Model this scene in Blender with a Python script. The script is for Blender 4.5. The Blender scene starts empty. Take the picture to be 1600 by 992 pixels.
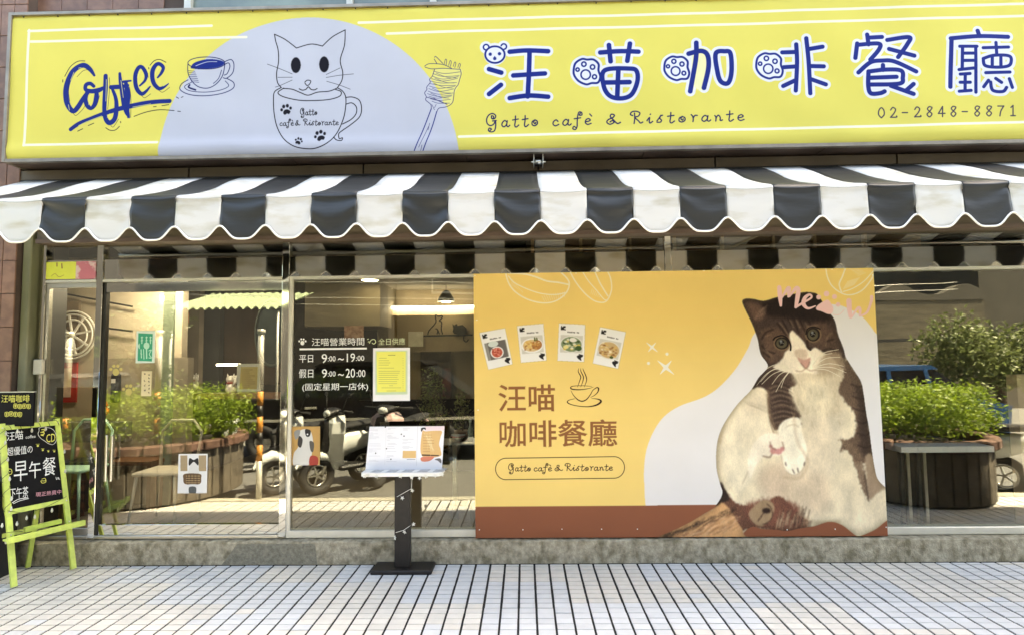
import bpy, bmesh, math, random
import numpy as np
from mathutils import Vector, Matrix

random.seed(7)
rng = np.random.default_rng(11)
SC = bpy.context.scene
COL = SC.collection

# ------------------------------------------------------------------ camera
FPX, CXP, CYP = 900.0, 800.0, 496.0
CAM = np.array([0.0, -4.5, 1.56])
def cam_axes(yaw, pitch, roll):
    cy, sy, cp, sp = math.cos(yaw), math.sin(yaw), math.cos(pitch), math.sin(pitch)
    fwd = np.array([sy*cp, cy*cp, sp]); right = np.array([cy, -sy, 0.0]); up = np.cross(right, fwd)
    cr, sr = math.cos(roll), math.sin(roll)
    return right*cr - up*sr, up*cr + right*sr, fwd
AX = cam_axes(-0.021, 0.067, 0.012)
cd = bpy.data.cameras.new('camera'); cam = bpy.data.objects.new('camera', cd); COL.objects.link(cam)
cd.sensor_width = 36; cd.lens = FPX/1600*36; cd.clip_start = 0.05; cd.clip_end = 500
r_, u_, f_ = AX
cam.matrix_world = Matrix(((r_[0], u_[0], -f_[0], CAM[0]), (r_[1], u_[1], -f_[1], CAM[1]), (r_[2], u_[2], -f_[2], CAM[2]), (0, 0, 0, 1)))
SC.camera = cam

# ------------------------------------------------------------------ sky, sun, exposure
SUN = Vector((0.55, 0.158, 1.0)).normalized()
w = bpy.data.worlds.new('World'); SC.world = w; w.use_nodes = True
nt = w.node_tree; bg = nt.nodes['Background']; sky = nt.nodes.new('ShaderNodeTexSky')
sky.sky_type = 'NISHITA'; sky.sun_disc = False
sky.sun_elevation = math.asin(SUN.z); sky.sun_rotation = math.atan2(SUN.x, SUN.y)
sky.air_density = 1.0; sky.dust_density = 2.0; sky.ozone_density = 0.6
nt.links.new(sky.outputs[0], bg.inputs[0]); bg.inputs[1].default_value = 0.11
sl = bpy.data.lights.new('sun', 'SUN'); sl.energy = 5.0; sl.angle = math.radians(0.53); sl.color = (1, 0.95, 0.86)
so = bpy.data.objects.new('sun', sl); COL.objects.link(so)
so.rotation_euler = (-SUN).to_track_quat('-Z', 'Y').to_euler()
SC.view_settings.view_transform = 'Standard'; SC.view_settings.look = 'None'
SC.view_settings.exposure = 3.3; SC.view_settings.gamma = 1.0
SC.view_settings.use_white_balance = True; SC.view_settings.white_balance_temperature = 7900; SC.view_settings.white_balance_tint = 6
SC.cycles.max_bounces = 14; SC.cycles.diffuse_bounces = 5; SC.cycles.glossy_bounces = 6
SC.cycles.transparent_max_bounces = 24; SC.cycles.caustics_reflective = False; SC.cycles.caustics_refractive = False

# ------------------------------------------------------------------ helpers
def P(px, py, y):
    """photo pixel -> (x, z) on the real plane at depth y"""
    r, u, f = AX
    d = f*FPX + r*(px-CXP) - u*(py-CYP)
    t = (y-CAM[1])/d[1]; p = CAM + t*d
    return float(p[0]), float(p[2])
def G(px, py, z=0.0):
    r, u, f = AX
    d = f*FPX + r*(px-CXP) - u*(py-CYP)
    t = (z-CAM[2])/d[2]; p = CAM + t*d
    return float(p[0]), float(p[1])
def s2l(c):
    return tuple(((v/255)/12.92 if v/255 <= .04045 else ((v/255+.055)/1.055)**2.4) for v in c)

MATS = {}
def mat(name, col, rough=.6, metal=0., var=.12, scale=6., bump=0., bscale=60., col2=None, mixscale=None,
        stretch=(1, 1, 1), spec=.5, transl=0., emit=None, estr=1., thr=(.4, .6), objrand=0.):
    """procedural material; col is a linear base colour"""
    if name in MATS: return MATS[name]
    m = bpy.data.materials.new(name); m.use_nodes = True; n = m.node_tree.nodes; l = m.node_tree.links
    b = n['Principled BSDF']; b.inputs['Roughness'].default_value = rough; b.inputs['Metallic'].default_value = metal
    b.inputs['Specular IOR Level'].default_value = spec
    g = n.new('ShaderNodeNewGeometry'); mp = n.new('ShaderNodeMapping'); mp.inputs['Scale'].default_value = stretch
    l.new(g.outputs['Position'], mp.inputs['Vector'])
    no = n.new('ShaderNodeTexNoise'); no.inputs['Scale'].default_value = scale; no.inputs['Detail'].default_value = 6
    l.new(mp.outputs[0], no.inputs['Vector'])
    rp = n.new('ShaderNodeMapRange'); rp.inputs['From Min'].default_value = .25; rp.inputs['From Max'].default_value = .75
    rp.inputs['To Min'].default_value = 1-var; rp.inputs['To Max'].default_value = 1+var
    l.new(no.outputs['Fac'], rp.inputs['Value'])
    base = n.new('ShaderNodeMix'); base.data_type = 'RGBA'
    base.inputs['A'].default_value = (*col, 1); base.inputs['B'].default_value = (*(col2 or col), 1)
    if col2:
        n2 = n.new('ShaderNodeTexNoise'); n2.inputs['Scale'].default_value = mixscale or scale*.5; n2.inputs['Detail'].default_value = 8
        l.new(mp.outputs[0], n2.inputs['Vector'])
        r2 = n.new('ShaderNodeMapRange'); r2.inputs['From Min'].default_value = thr[0]; r2.inputs['From Max'].default_value = thr[1]
        l.new(n2.outputs['Fac'], r2.inputs['Value']); l.new(r2.outputs[0], base.inputs['Factor'])
    else:
        base.inputs['Factor'].default_value = 0
    vm = n.new('ShaderNodeVectorMath'); vm.operation = 'SCALE'
    l.new(base.outputs['Result'], vm.inputs[0])
    sc = rp.outputs[0]
    if objrand:
        oi = n.new('ShaderNodeObjectInfo'); mr = n.new('ShaderNodeMapRange')
        mr.inputs['To Min'].default_value = 1-objrand; mr.inputs['To Max'].default_value = 1+objrand
        l.new(oi.outputs['Random'], mr.inputs['Value'])
        mu = n.new('ShaderNodeMath'); mu.operation = 'MULTIPLY'
        l.new(rp.outputs[0], mu.inputs[0]); l.new(mr.outputs[0], mu.inputs[1]); sc = mu.outputs[0]
    l.new(sc, vm.inputs['Scale']); l.new(vm.outputs[0], b.inputs['Base Color'])
    if bump:
        nb = n.new('ShaderNodeTexNoise'); nb.inputs['Scale'].default_value = bscale; nb.inputs['Detail'].default_value = 5
        l.new(mp.outputs[0], nb.inputs['Vector'])
        bp = n.new('ShaderNodeBump'); bp.inputs['Strength'].default_value = bump; bp.inputs['Distance'].default_value = .01
        l.new(nb.outputs['Fac'], bp.inputs['Height']); l.new(bp.outputs[0], b.inputs['Normal'])
    if transl:
        tr = n.new('ShaderNodeBsdfTranslucent'); l.new(vm.outputs[0], tr.inputs['Color'])
        mx = n.new('ShaderNodeMixShader'); mx.inputs[0].default_value = transl
        l.new(b.outputs[0], mx.inputs[1]); l.new(tr.outputs[0], mx.inputs[2])
        l.new(mx.outputs[0], n['Material Output'].inputs['Surface'])
    if emit:
        b.inputs['Emission Color'].default_value = (*emit, 1); b.inputs['Emission Strength'].default_value = estr
    MATS[name] = m; return m

def glass(name, refl, tint):
    m = bpy.data.materials.new(name); m.use_nodes = True; n = m.node_tree.nodes; l = m.node_tree.links
    n.remove(n['Principled BSDF'])
    t = n.new('ShaderNodeBsdfTransparent'); t.inputs['Color'].default_value = (*tint, 1)
    g = n.new('ShaderNodeBsdfGlossy'); g.inputs['Roughness'].default_value = 0.0; g.inputs['Color'].default_value = (.97, .95, .86, 1)
    no = n.new('ShaderNodeTexNoise'); no.inputs['Scale'].default_value = 1.3; no.inputs['Detail'].default_value = 1
    ge = n.new('ShaderNodeNewGeometry'); l.new(ge.outputs['Position'], no.inputs['Vector'])
    bp = n.new('ShaderNodeBump'); bp.inputs['Strength'].default_value = .12; bp.inputs['Distance'].default_value = .012
    l.new(no.outputs['Fac'], bp.inputs['Height']); l.new(bp.outputs[0], g.inputs['Normal'])
    lw = n.new('ShaderNodeLayerWeight'); lw.inputs['Blend'].default_value = .5; fr = n.new('ShaderNodeMath'); fr.operation = 'POWER'; fr.inputs[1].default_value = 5.0; l.new(lw.outputs['Facing'], fr.inputs[0])
    ad = n.new('ShaderNodeMath'); ad.operation = 'ADD'; ad.use_clamp = True; ad.inputs[1].default_value = refl
    l.new(fr.outputs[0], ad.inputs[0])
    mx = n.new('ShaderNodeMixShader'); l.new(ad.outputs[0], mx.inputs[0]); l.new(t.outputs[0], mx.inputs[1]); l.new(g.outputs[0], mx.inputs[2])
    l.new(mx.outputs[0], n['Material Output'].inputs['Surface'])
    MATS[name] = m; return m

def tag(o, label=None, cat=None, group=None, kind=None):
    if label: o['label'] = label
    if cat: o['category'] = cat
    if group: o['group'] = group
    if kind: o['kind'] = kind
    return o
def thing(name, label, cat, loc=(0, 0, 0), rz=0., group=None, kind=None):
    o = bpy.data.objects.new(name, None); COL.objects.link(o); o.empty_display_size = .1
    o.location = loc; o.rotation_euler = (0, 0, rz)
    return tag(o, label, cat, group, kind)
def offs(o):
    v = Vector((0, 0, 0))
    while o is not None: v += Vector(o.location); o = o.parent
    return v
def copy_tree(o, parent=None):
    c = o.copy(); COL.objects.link(c); c.parent = parent
    for ch in list(o.children): copy_tree(ch, c)
    return c

class MB:
    """collects geometry for ONE mesh object; world coordinates unless built with local=True"""
    def __init__(s): s.v = []; s.f = []; s.m = []; s.mi = 0; s.uvs = None; s.sm = set()
    def add(s, vs, fs, smooth=False):
        k = len(s.v); s.v += [tuple(map(float, p)) for p in vs]
        for f in fs:
            if smooth: s.sm.add(len(s.f))
            s.f.append(tuple(k+i for i in f)); s.m.append(s.mi)
        return s
    def box(s, x0, x1, y0, y1, z0, z1, ch=0.):
        if ch <= 0:
            vs = [(x, y, z) for x in (x0, x1) for y in (y0, y1) for z in (z0, z1)]
            return s.add(vs, [(0, 1, 3, 2), (4, 6, 7, 5), (0, 4, 5, 1), (2, 3, 7, 6), (0, 2, 6, 4), (1, 5, 7, 3)])
        bm = bmesh.new(); bmesh.ops.create_cube(bm, size=1)
        for v in bm.verts: v.co = Vector((x0+(v.co.x+.5)*(x1-x0), y0+(v.co.y+.5)*(y1-y0), z0+(v.co.z+.5)*(z1-z0)))
        bmesh.ops.bevel(bm, geom=list(bm.edges), offset=ch, segments=1, affect='EDGES')
        bm.verts.index_update()
        s.add([v.co[:] for v in bm.verts], [[v.index for v in f.verts] for f in bm.faces]); bm.free(); return s
    def tube(s, pts, r, n=8, caps=True, smooth=True):
        pts = [Vector(p) for p in pts]; rs = r if isinstance(r, (list, tuple)) else [r]*len(pts)
        vs = []; prev = None
        for i, p in enumerate(pts):
            d = (pts[min(i+1, len(pts)-1)] - pts[max(i-1, 0)]).normalized()
            a = prev if prev is not None else (Vector((0, 0, 1)) if abs(d.z) < .9 else Vector((1, 0, 0)))
            a = (a - d*a.dot(d)).normalized(); prev = a; b = d.cross(a)
            for k in range(n):
                t = 2*math.pi*k/n; vs.append(p + (a*math.cos(t)+b*math.sin(t))*rs[i])
        fs = [(i*n+k, i*n+(k+1) % n, (i+1)*n+(k+1) % n, (i+1)*n+k) for i in range(len(pts)-1) for k in range(n)]
        k0 = len(s.f); s.add(vs, fs, smooth)
        if caps:
            base = len(s.v)-len(vs)
            s.f.append(tuple(base+k for k in range(n))[::-1]); s.m.append(s.mi)
            s.f.append(tuple(base+(len(pts)-1)*n+k for k in range(n))); s.m.append(s.mi)
        return s
    def bar(s, p0, p1, wa, wb, up=(0, 0, 1)):
        """rectangular bar from p0 to p1: wa across, wb along 'up'"""
        p0, p1 = Vector(p0), Vector(p1); d = (p1-p0).normalized(); up = Vector(up)
        b = (up - d*up.dot(d)).normalized(); a = d.cross(b)
        vs = [p + a*sa*wa/2 + b*sb*wb/2 for p in (p0, p1) for sa, sb in ((-1, -1), (1, -1), (1, 1), (-1, 1))]
        return s.add(vs, [(3, 2, 1, 0), (4, 5, 6, 7), (0, 1, 5, 4), (1, 2, 6, 5), (2, 3, 7, 6), (3, 0, 4, 7)])
    def prism(s, poly, y0, y1):
        """outline [(x,z)] extruded between depths y0 (front) and y1"""
        n = len(poly); vs = [(x, y0, z) for x, z in poly] + [(x, y1, z) for x, z in poly]
        return s.add(vs, [tuple(range(n)), tuple(range(2*n-1, n-1, -1))] + [(i, i+n, (i+1) % n+n, (i+1) % n) for i in range(n)])
    def slab(s, poly, z0, z1):
        n = len(poly); vs = [(x, y, z0) for x, y in poly] + [(x, y, z1) for x, y in poly]
        return s.add(vs, [tuple(range(n))[::-1], tuple(range(n, 2*n))] + [(i, (i+1) % n, (i+1) % n+n, i+n) for i in range(n)])
    def ell(s, c, r, nu=14, nv=9):
        vs = [(c[0], c[1], c[2]-r[2])]
        for j in range(1, nv):
            t = math.pi*j/nv - math.pi/2
            vs += [(c[0]+r[0]*math.cos(t)*math.cos(2*math.pi*i/nu), c[1]+r[1]*math.cos(t)*math.sin(2*math.pi*i/nu), c[2]+r[2]*math.sin(t)) for i in range(nu)]
        vs.append((c[0], c[1], c[2]+r[2])); L = len(vs)-1
        fs = [(0, 1+(i+1) % nu, 1+i) for i in range(nu)]
        for j in range(nv-2):
            fs += [(1+j*nu+i, 1+j*nu+(i+1) % nu, 1+(j+1)*nu+(i+1) % nu, 1+(j+1)*nu+i) for i in range(nu)]
        fs += [(1+(nv-2)*nu+i, 1+(nv-2)*nu+(i+1) % nu, L) for i in range(nu)]
        return s.add(vs, fs, True)
    def lathe(s, c, prof, n=16):
        """prof [(radius, z)]"""
        vs = [(c[0]+r*math.cos(2*math.pi*k/n), c[1]+r*math.sin(2*math.pi*k/n), c[2]+z) for r, z in prof for k in range(n)]
        fs = [(j*n+k, j*n+(k+1) % n, (j+1)*n+(k+1) % n, (j+1)*n+k) for j in range(len(prof)-1) for k in range(n)]
        s.add(vs, fs, True); b = len(s.v)-len(vs)
        s.f += [tuple(b+k for k in range(n))[::-1], tuple(b+(len(prof)-1)*n+k for k in range(n))]; s.m += [s.mi]*2; return s
    def torus(s, c, R, r, axis='y', n=24, k=8):
        vs = []
        for i in range(n):
            a = 2*math.pi*i/n
            for j in range(k):
                b = 2*math.pi*j/k; q = R+r*math.cos(b); h = r*math.sin(b)
                p = {'y': (q*math.cos(a), h, q*math.sin(a)), 'x': (h, q*math.cos(a), q*math.sin(a)), 'z': (q*math.cos(a), q*math.sin(a), h)}[axis]
                vs.append((c[0]+p[0], c[1]+p[1], c[2]+p[2]))
        return s.add(vs, [(i*k+j, i*k+(j+1) % k, ((i+1) % n)*k+(j+1) % k, ((i+1) % n)*k+j) for i in range(n) for j in range(k)], True)
    def build(s, name, m, parent=None, local=False, kind=None, uvbox=None):
        me = bpy.data.meshes.new(name); o = (Vector((0, 0, 0)) if (local or parent is None) else offs(parent))
        me.from_pydata([(x-o.x, y-o.y, z-o.z) for x, y, z in s.v], [], s.f)
        for mm in (m if isinstance(m, (list, tuple)) else [m]): me.materials.append(mm)
        if max(s.m) > 0: me.polygons.foreach_set('material_index', s.m)
        if s.sm:
            fl = np.zeros(len(s.f), bool); fl[list(s.sm)] = True; me.polygons.foreach_set('use_smooth', fl)
        if uvbox:                                    # (x0, x1, z0, z1) -> uv by world x, z
            x0, x1, z0, z1 = uvbox; uv = me.uv_layers.new(name='print')
            for lp in me.loops:
                v = s.v[lp.vertex_index]; uv.data[lp.index].uv = ((v[0]-x0)/(x1-x0), (v[2]-z0)/(z1-z0))
        me.update(); ob = bpy.data.objects.new(name, me); COL.objects.link(ob)
        if parent is not None: ob.parent = parent
        if kind: ob['kind'] = kind
        return ob
def sheet_grid(x0, x1, z0, z1, nx, nz, fy):
    b = MB(); vs = []
    for j in range(nz+1):
        for i in range(nx+1):
            x = x0+(x1-x0)*i/nx; z = z0+(z1-z0)*j/nz; vs.append((x, fy(x, z), z))
    n = nx+1; b.add(vs, [(j*n+i, j*n+i+1, (j+1)*n+i+1, (j+1)*n+i) for j in range(nz) for i in range(nx)], True); return b
def one(name, m, parent, *a, **k):
    b = MB(); b.box(*a, ch=k.pop('ch', 0.)); return b.build(name, m, parent, **k)

# ------------------------------------------------------------------ flat print: a small software painter
def spline(pts, sub=8, closed=False):
    pts = [np.array(p, float) for p in pts]; n = len(pts)
    if n < 3: return pts
    out = []
    rngi = range(n if closed else n-1)
    for i in rngi:
        if closed: p0, p1, p2, p3 = pts[i-1], pts[i], pts[(i+1) % n], pts[(i+2) % n]
        else: p0, p1, p2, p3 = pts[max(i-1, 0)], pts[i], pts[i+1], pts[min(i+2, n-1)]
        for k in range(sub):
            t = k/sub
            out.append(.5*((2*p1)+(-p0+p2)*t+(2*p0-5*p1+4*p2-p3)*t*t+(-p0+3*p1-3*p2+p3)*t**3))
    out.append(pts[0] if closed else pts[-1]); return out
def vnoise(h, w, sy, sx, seed=0):
    g = np.random.default_rng(seed).random((int(h/sy)+3, int(w/sx)+3))
    y = np.arange(h)/sy; x = np.arange(w)/sx; yi = y.astype(int); xi = x.astype(int)
    fy = (y-yi); fx = (x-xi); fy = (fy*fy*(3-2*fy))[:, None]; fx = (fx*fx*(3-2*fx))[None]
    a = g[yi][:, xi]; b = g[yi][:, xi+1]; c = g[yi+1][:, xi]; d = g[yi+1][:, xi+1]
    return (a*(1-fx)+b*fx)*(1-fy)+(c*(1-fx)+d*fx)*fy
def blur(a, r):
    if r < 1: return a
    r = int(r)
    for ax in (0, 1):
        for _ in range(2 if r > 1 else 1):
            p = np.concatenate([np.repeat(a.take([0], ax), r+1, ax), a, np.repeat(a.take([-1], ax), r, ax)], ax)
            c = np.cumsum(p, ax); n = a.shape[ax]
            a = (c.take(range(2*r+1, 2*r+1+n), ax) - c.take(range(0, n), ax))/(2*r+1)
    return a
class Canvas:
    """image of a flat print lying in the plane depth y; points are given in photo pixels and mapped to the plane"""
    def __init__(s, x0, x1, z0, z1, y, ppm, col):
        s.b = (x0, x1, z0, z1); s.y = y; s.k = ppm; s.w = int((x1-x0)*ppm); s.h = int((z1-z0)*ppm)
        s.a = np.empty((s.h, s.w, 3), np.float32); s.a[:] = np.array(col)/255.
        s.T = (0, 0, 1.); p, q = P(800, 496, y), P(801, 496, y); s.px = (q[0]-p[0])*ppm      # texture px per photo px
    def at(s, x0, y0, sc): s.T = (x0, y0, sc); return s
    def m(s, p):
        x, z = P(s.T[0]+p[0]/s.T[2], s.T[1]+p[1]/s.T[2], s.y)
        return ((x-s.b[0])*s.k, (z-s.b[2])*s.k)
    def _bb(s, pts, pad):
        a = np.array(pts)[:, :2]; x0, y0 = np.floor(a.min(0)-pad).astype(int); x1, y1 = np.ceil(a.max(0)+pad).astype(int)+1
        return max(0, x0), min(s.w, x1), max(0, y0), min(s.h, y1)
    def blend(s, bb, al, col):
        x0, x1, y0, y1 = bb; v = s.a[y0:y1, x0:x1]; v += (np.array(col, np.float32)/255.-v)*al[..., None].astype(np.float32)
    def stroke(s, pts, wd, col, sm=True, closed=False, op=1.):
        """wd in units of the current transform, number or list"""
        sc = s.px/s.T[2]
        ws = list(wd) if isinstance(wd, (list, tuple)) else [wd]*len(pts)
        q = [(*s.m(p), ww*sc) for p, ww in zip(pts, ws)]
        q = spline(q, 8, closed) if (sm and len(q) > 2) else ([np.array(t) for t in q] + ([np.array(q[0])] if closed else []))
        bb = s._bb(q, max(t[2] for t in q)/2+2); x0, x1, y0, y1 = bb
        if x1 <= x0 or y1 <= y0: return s
        A = np.zeros((y1-y0, x1-x0))
        for a, b in zip(q[:-1], q[1:]):
            pad = max(a[2], b[2])/2+1.5
            u0, u1 = int(max(x0, min(a[0], b[0])-pad)), int(min(x1, max(a[0], b[0])+pad+1))
            v0, v1 = int(max(y0, min(a[1], b[1])-pad)), int(min(y1, max(a[1], b[1])+pad+1))
            if u1 <= u0 or v1 <= v0: continue
            X = np.arange(u0, u1)[None]; Y = np.arange(v0, v1)[:, None]
            dx, dy = b[0]-a[0], b[1]-a[1]; L = dx*dx+dy*dy+1e-9
            t = np.clip(((X-a[0])*dx+(Y-a[1])*dy)/L, 0, 1)
            d = np.hypot(X-a[0]-t*dx, Y-a[1]-t*dy); r = (a[2]+(b[2]-a[2])*t)/2
            al = np.clip(np.maximum(r, .35)-d+.5, 0, 1)*np.clip(r/.5+.25, 0, 1)
            sub = A[v0-y0:v1-y0, u0-x0:u1-x0]; np.maximum(sub, al, out=sub)
        s.blend(bb, A*op, col); return s
    def mask(s, pts, sm=True, soft=.8, fur=0., fs=(9, 2), seed=1):
        q = [s.m(p) for p in pts]
        if sm: q = spline(q, 6, True)
        q = np.array(q); bb = s._bb(q, 3+soft*4); x0, x1, y0, y1 = bb
        X = np.arange(x0, x1)[None]+.0; Y = np.arange(y0, y1)[:, None]+.0
        ins = np.zeros((max(0, y1-y0), max(0, x1-x0)), bool)
        if ins.size == 0: return bb, ins.astype(float)
        for i in range(len(q)):
            a, b = q[i-1], q[i]
            if a[1] == b[1]: continue
            c = ((a[1] > Y) != (b[1] > Y)) & (X < (b[0]-a[0])*(Y-a[1])/(b[1]-a[1])+a[0]); ins ^= c
        M = blur(ins.astype(float), max(1, soft*(1 if soft < 5 else 1.5))) if soft > 0 else ins.astype(float)
        if fur:
            nz = vnoise(*M.shape, fs[0], fs[1], seed)*.7+vnoise(*M.shape, fs[0]*.5, fs[1]*2.3, seed+5)*.3
            M = np.clip((M-.5+(nz-.5)*fur*(M > .02)*(M < .98))*(3 if soft < 5 else 1.25)+.5, 0, 1)
        return bb, M
    def poly(s, pts, col, op=1., **k):
        bb, M = s.mask(pts, **k)
        if M.size: s.blend(bb, M*op, col)
        return s
    def disc(s, c, r, col, ry=None, **k):
        ry = ry or r
        return s.poly([(c[0]+r*math.cos(t*math.pi/8), c[1]+ry*math.sin(t*math.pi/8)) for t in range(16)], col, **k)
    def ring(s, c, r, wd, col, ry=None, a0=0, a1=360, sm=True):
        ry = ry or r; n = 20
        return s.stroke([(c[0]+r*math.cos(math.radians(a0+(a1-a0)*t/n)), c[1]+ry*math.sin(math.radians(a0+(a1-a0)*t/n))) for t in range(n+1)], wd, col)
    def text(s, body, box, col, bold=0.):
        c = bpy.data.curves.new('t', 'FONT'); c.body = body; c.resolution_u = 3; o = bpy.data.objects.new('t', c); COL.objects.link(o)
        me = bpy.data.meshes.new_from_object(o.evaluated_get(bpy.context.evaluated_depsgraph_get())); bpy.data.objects.remove(o); bpy.data.curves.remove(c)
        v = np.array([w_.co[:2] for w_ in me.vertices]); lo, hi = v.min(0), v.max(0); me.calc_loop_triangles()
        (ax, ay), (bx, by) = s.m((box[0], box[3])), s.m((box[2], box[1])); v = (v-lo)/(hi-lo)*(bx-ax, by-ay)+(ax, ay)
        x0, x1, y0, y1 = int(ax)-4, int(bx)+5, int(ay)-4, int(by)+5; A = np.zeros((y1-y0, x1-x0))
        for t in me.loop_triangles:
            p = v[list(t.vertices)]; u0, v0 = np.floor(p.min(0)).astype(int)-1; u1, v1 = np.ceil(p.max(0)).astype(int)+2
            X = np.arange(u0, u1)[None]; Y = np.arange(v0, v1)[:, None]; ins = np.ones((v1-v0, u1-u0), bool); ar = (p[1][0]-p[0][0])*(p[2][1]-p[0][1])-(p[2][0]-p[0][0])*(p[1][1]-p[0][1]); sg_ = 1 if ar > 0 else -1
            for i in range(3):
                a, b = p[i], p[(i+1) % 3]; ins &= sg_*((b[0]-a[0])*(Y-a[1])-(b[1]-a[1])*(X-a[0])) >= -.35*math.hypot(*(b-a))
            A[v0-y0:v1-y0, u0-x0:u1-x0] = np.maximum(A[v0-y0:v1-y0, u0-x0:u1-x0], ins)
        bpy.data.meshes.remove(me)
        if bold: A = np.clip(blur(A, 1)*bold, 0, 1)
        s.blend((x0, x1, y0, y1), A, col); return s
    def material(s, name, rough=.5, bump=0., bstretch=(1, 1, 1), bscale=8., spec=.4):
        im = bpy.data.images.new(name, s.w, s.h); im.colorspace_settings.name = 'sRGB'
        buf = np.ones((s.h, s.w, 4), np.float32); buf[..., :3] = np.clip(s.a, 0, 1)
        im.pixels.foreach_set(buf.ravel()); im.update(); im.pack()
        m = bpy.data.materials.new(name); m.use_nodes = True; n = m.node_tree.nodes; l = m.node_tree.links
        t = n.new('ShaderNodeTexImage'); t.image = im; t.extension = 'EXTEND'; b = n['Principled BSDF']
        b.inputs['Roughness'].default_value = rough; b.inputs['Specular IOR Level'].default_value = spec
        g = n.new('ShaderNodeNewGeometry'); no = n.new('ShaderNodeTexNoise'); no.inputs['Scale'].default_value = 2.2; no.inputs['Detail'].default_value = 4
        l.new(g.outputs['Position'], no.inputs['Vector'])
        mr = n.new('ShaderNodeMapRange'); mr.inputs['To Min'].default_value = .76; mr.inputs['To Max'].default_value = .90
        l.new(no.outputs['Fac'], mr.inputs['Value'])
        vm = n.new('ShaderNodeVectorMath'); vm.operation = 'SCALE'; l.new(t.outputs[0], vm.inputs[0]); l.new(mr.outputs[0], vm.inputs['Scale'])
        l.new(vm.outputs[0], b.inputs['Base Color'])
        if bump:
            mp = n.new('ShaderNodeMapping'); mp.inputs['Scale'].default_value = bstretch; l.new(g.outputs['Position'], mp.inputs['Vector'])
            nb = n.new('ShaderNodeTexNoise'); nb.inputs['Scale'].default_value = bscale; nb.inputs['Detail'].default_value = 2; l.new(mp.outputs[0], nb.inputs['Vector'])
            bp = n.new('ShaderNodeBump'); bp.inputs['Strength'].default_value = bump; bp.inputs['Distance'].default_value = .02
            l.new(nb.outputs['Fac'], bp.inputs['Height']); l.new(bp.outputs[0], b.inputs['Normal'])
        return m

# curly hand lettering: each letter = (advance, [polylines]) on a baseline at 0, x-height 1, y up
CURL = {
 'G': (1.9, [[(1.0,1.25),(1.15,1.6),(.85,1.75),(.85,1.35),(1.25,1.3),(1.45,1.75),(1.0,2.1),(.45,1.9),(.1,1.3),(.15,.6),(.6,.25),(1.1,.45),(1.35,.95)], [(.95,.95),(1.5,1.0)], [(1.4,1.0),(1.4,.2),(1.2,-.55),(.7,-.75),(.3,-.5),(.45,-.15),(.75,-.3),(.55,-.5)]]),
 'a': (1.25, [[(.85,.75),(.5,.95),(.15,.6),(.1,.2),(.4,0),(.75,.3),(.9,.85)], [(.9,.9),(.8,.2),(1.0,0),(1.25,.2)]]),
 't': (1.1, [[(.55,1.6),(.5,.8),(.4,.15),(.6,-.1),(1.0,.2)], [(.1,1.0),(.95,1.12)]]),
 'o': (1.15, [[(.55,.9),(.15,.65),(.1,.2),(.45,0),(.85,.25),(.85,.7),(.5,.85),(.35,.5),(.55,.3),(.65,.5)]]),
 'c': (1.05, [[(.8,.7),(.55,.95),(.2,.7),(.1,.3),(.4,0),(.9,.2)]]),
 'f': (1.2, [[(1.0,1.9),(.85,1.55),(1.2,1.6),(1.15,2.0),(.8,2.05),(.6,1.4),(.5,.5),(.45,-.3),(.2,-.75),(-.15,-.6),(.0,-.25),(.25,-.4)], [(.1,1.0),(1.0,1.12)]]),
 'e': (1.0, [[(.1,.45),(.5,.5),(.8,.7),(.55,.95),(.2,.75),(.1,.3),(.4,0),(.9,.15)]]),
 '`': (0, [[(-.6,1.7),(-.35,1.35)]]),
 '&': (1.9, [[(1.7,.25),(1.35,.1),(.9,.7),(.6,1.2),(.75,1.55),(1.05,1.4),(.9,1.05),(.35,.7),(.2,.3),(.55,0),(1.0,.3),(.8,.55),(.55,.35)]]),
 'R': (1.7, [[(.5,0),(.6,.8),(.6,1.7)], [(.35,1.3),(.05,1.5),(.25,1.9),(.8,2.0),(1.3,1.7),(1.1,1.2),(.65,1.0),(1.1,.4),(1.35,.05),(1.65,.2)]]),
 'i': (.9, [[(.1,.4),(.45,.9),(.4,.3),(.5,0),(.85,.25)], [(.55,1.4),(.6,1.45)]]),
 's': (1.0, [[(.1,.1),(.55,.1),(.7,.4),(.5,.7),(.6,1.1),(.85,1.2)], [(.1,.3),(.4,.75),(.65,1.2)]]),
 'r': (1.05, [[(.15,1.15),(.35,.85),(.4,.4),(.35,0)], [(.4,.6),(.65,1.0),(.95,1.0)]]),
 'n': (1.2, [[(.15,.9),(.3,.6),(.25,0)], [(.3,.5),(.6,.95),(.85,.6),(.85,.1),(1.15,.15)]]),
 ' ': (.8, []),
}
def curly(cv, text, a, b, xh, wd, col, gap=0.):
    """write text between baseline points a and b (current transform units)"""
    adv = sum(CURL[c][0]+(gap if c != '`' else 0) for c in text); L = math.hypot(b[0]-a[0], b[1]-a[1]); k = L/adv
    ux, uy = (b[0]-a[0])/L, (b[1]-a[1])/L; x = 0
    for c in text:
        w_, ls = CURL[c]
        for pl in ls:
            cv.stroke([(a[0]+ux*(x+q[0])*k+uy*q[1]*xh, a[1]+uy*(x+q[0])*k-ux*q[1]*xh) for q in pl], wd, col)
        x += w_ + (gap if c != '`' else 0)
def paw(cv, c, r, col, ang=0.):
    ca, sa = math.cos(ang), math.sin(ang)
    R = lambda x, y: (c[0]+(x*ca-y*sa)*r, c[1]+(x*sa+y*ca)*r)
    cv.poly([R(-.1, .0), R(.35, .1), R(.65, .5), R(.3, .85), R(0, .7), R(-.4, .85), R(-.65, .5), R(-.4, .1)], col)
    for x, y, q in ((-.8, -.1, .22), (-.33, -.6, .26), (.33, -.6, .26), (.8, -.1, .22)):
        cv.disc(R(x, y), q*r, col, q*r*1.2)

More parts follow.
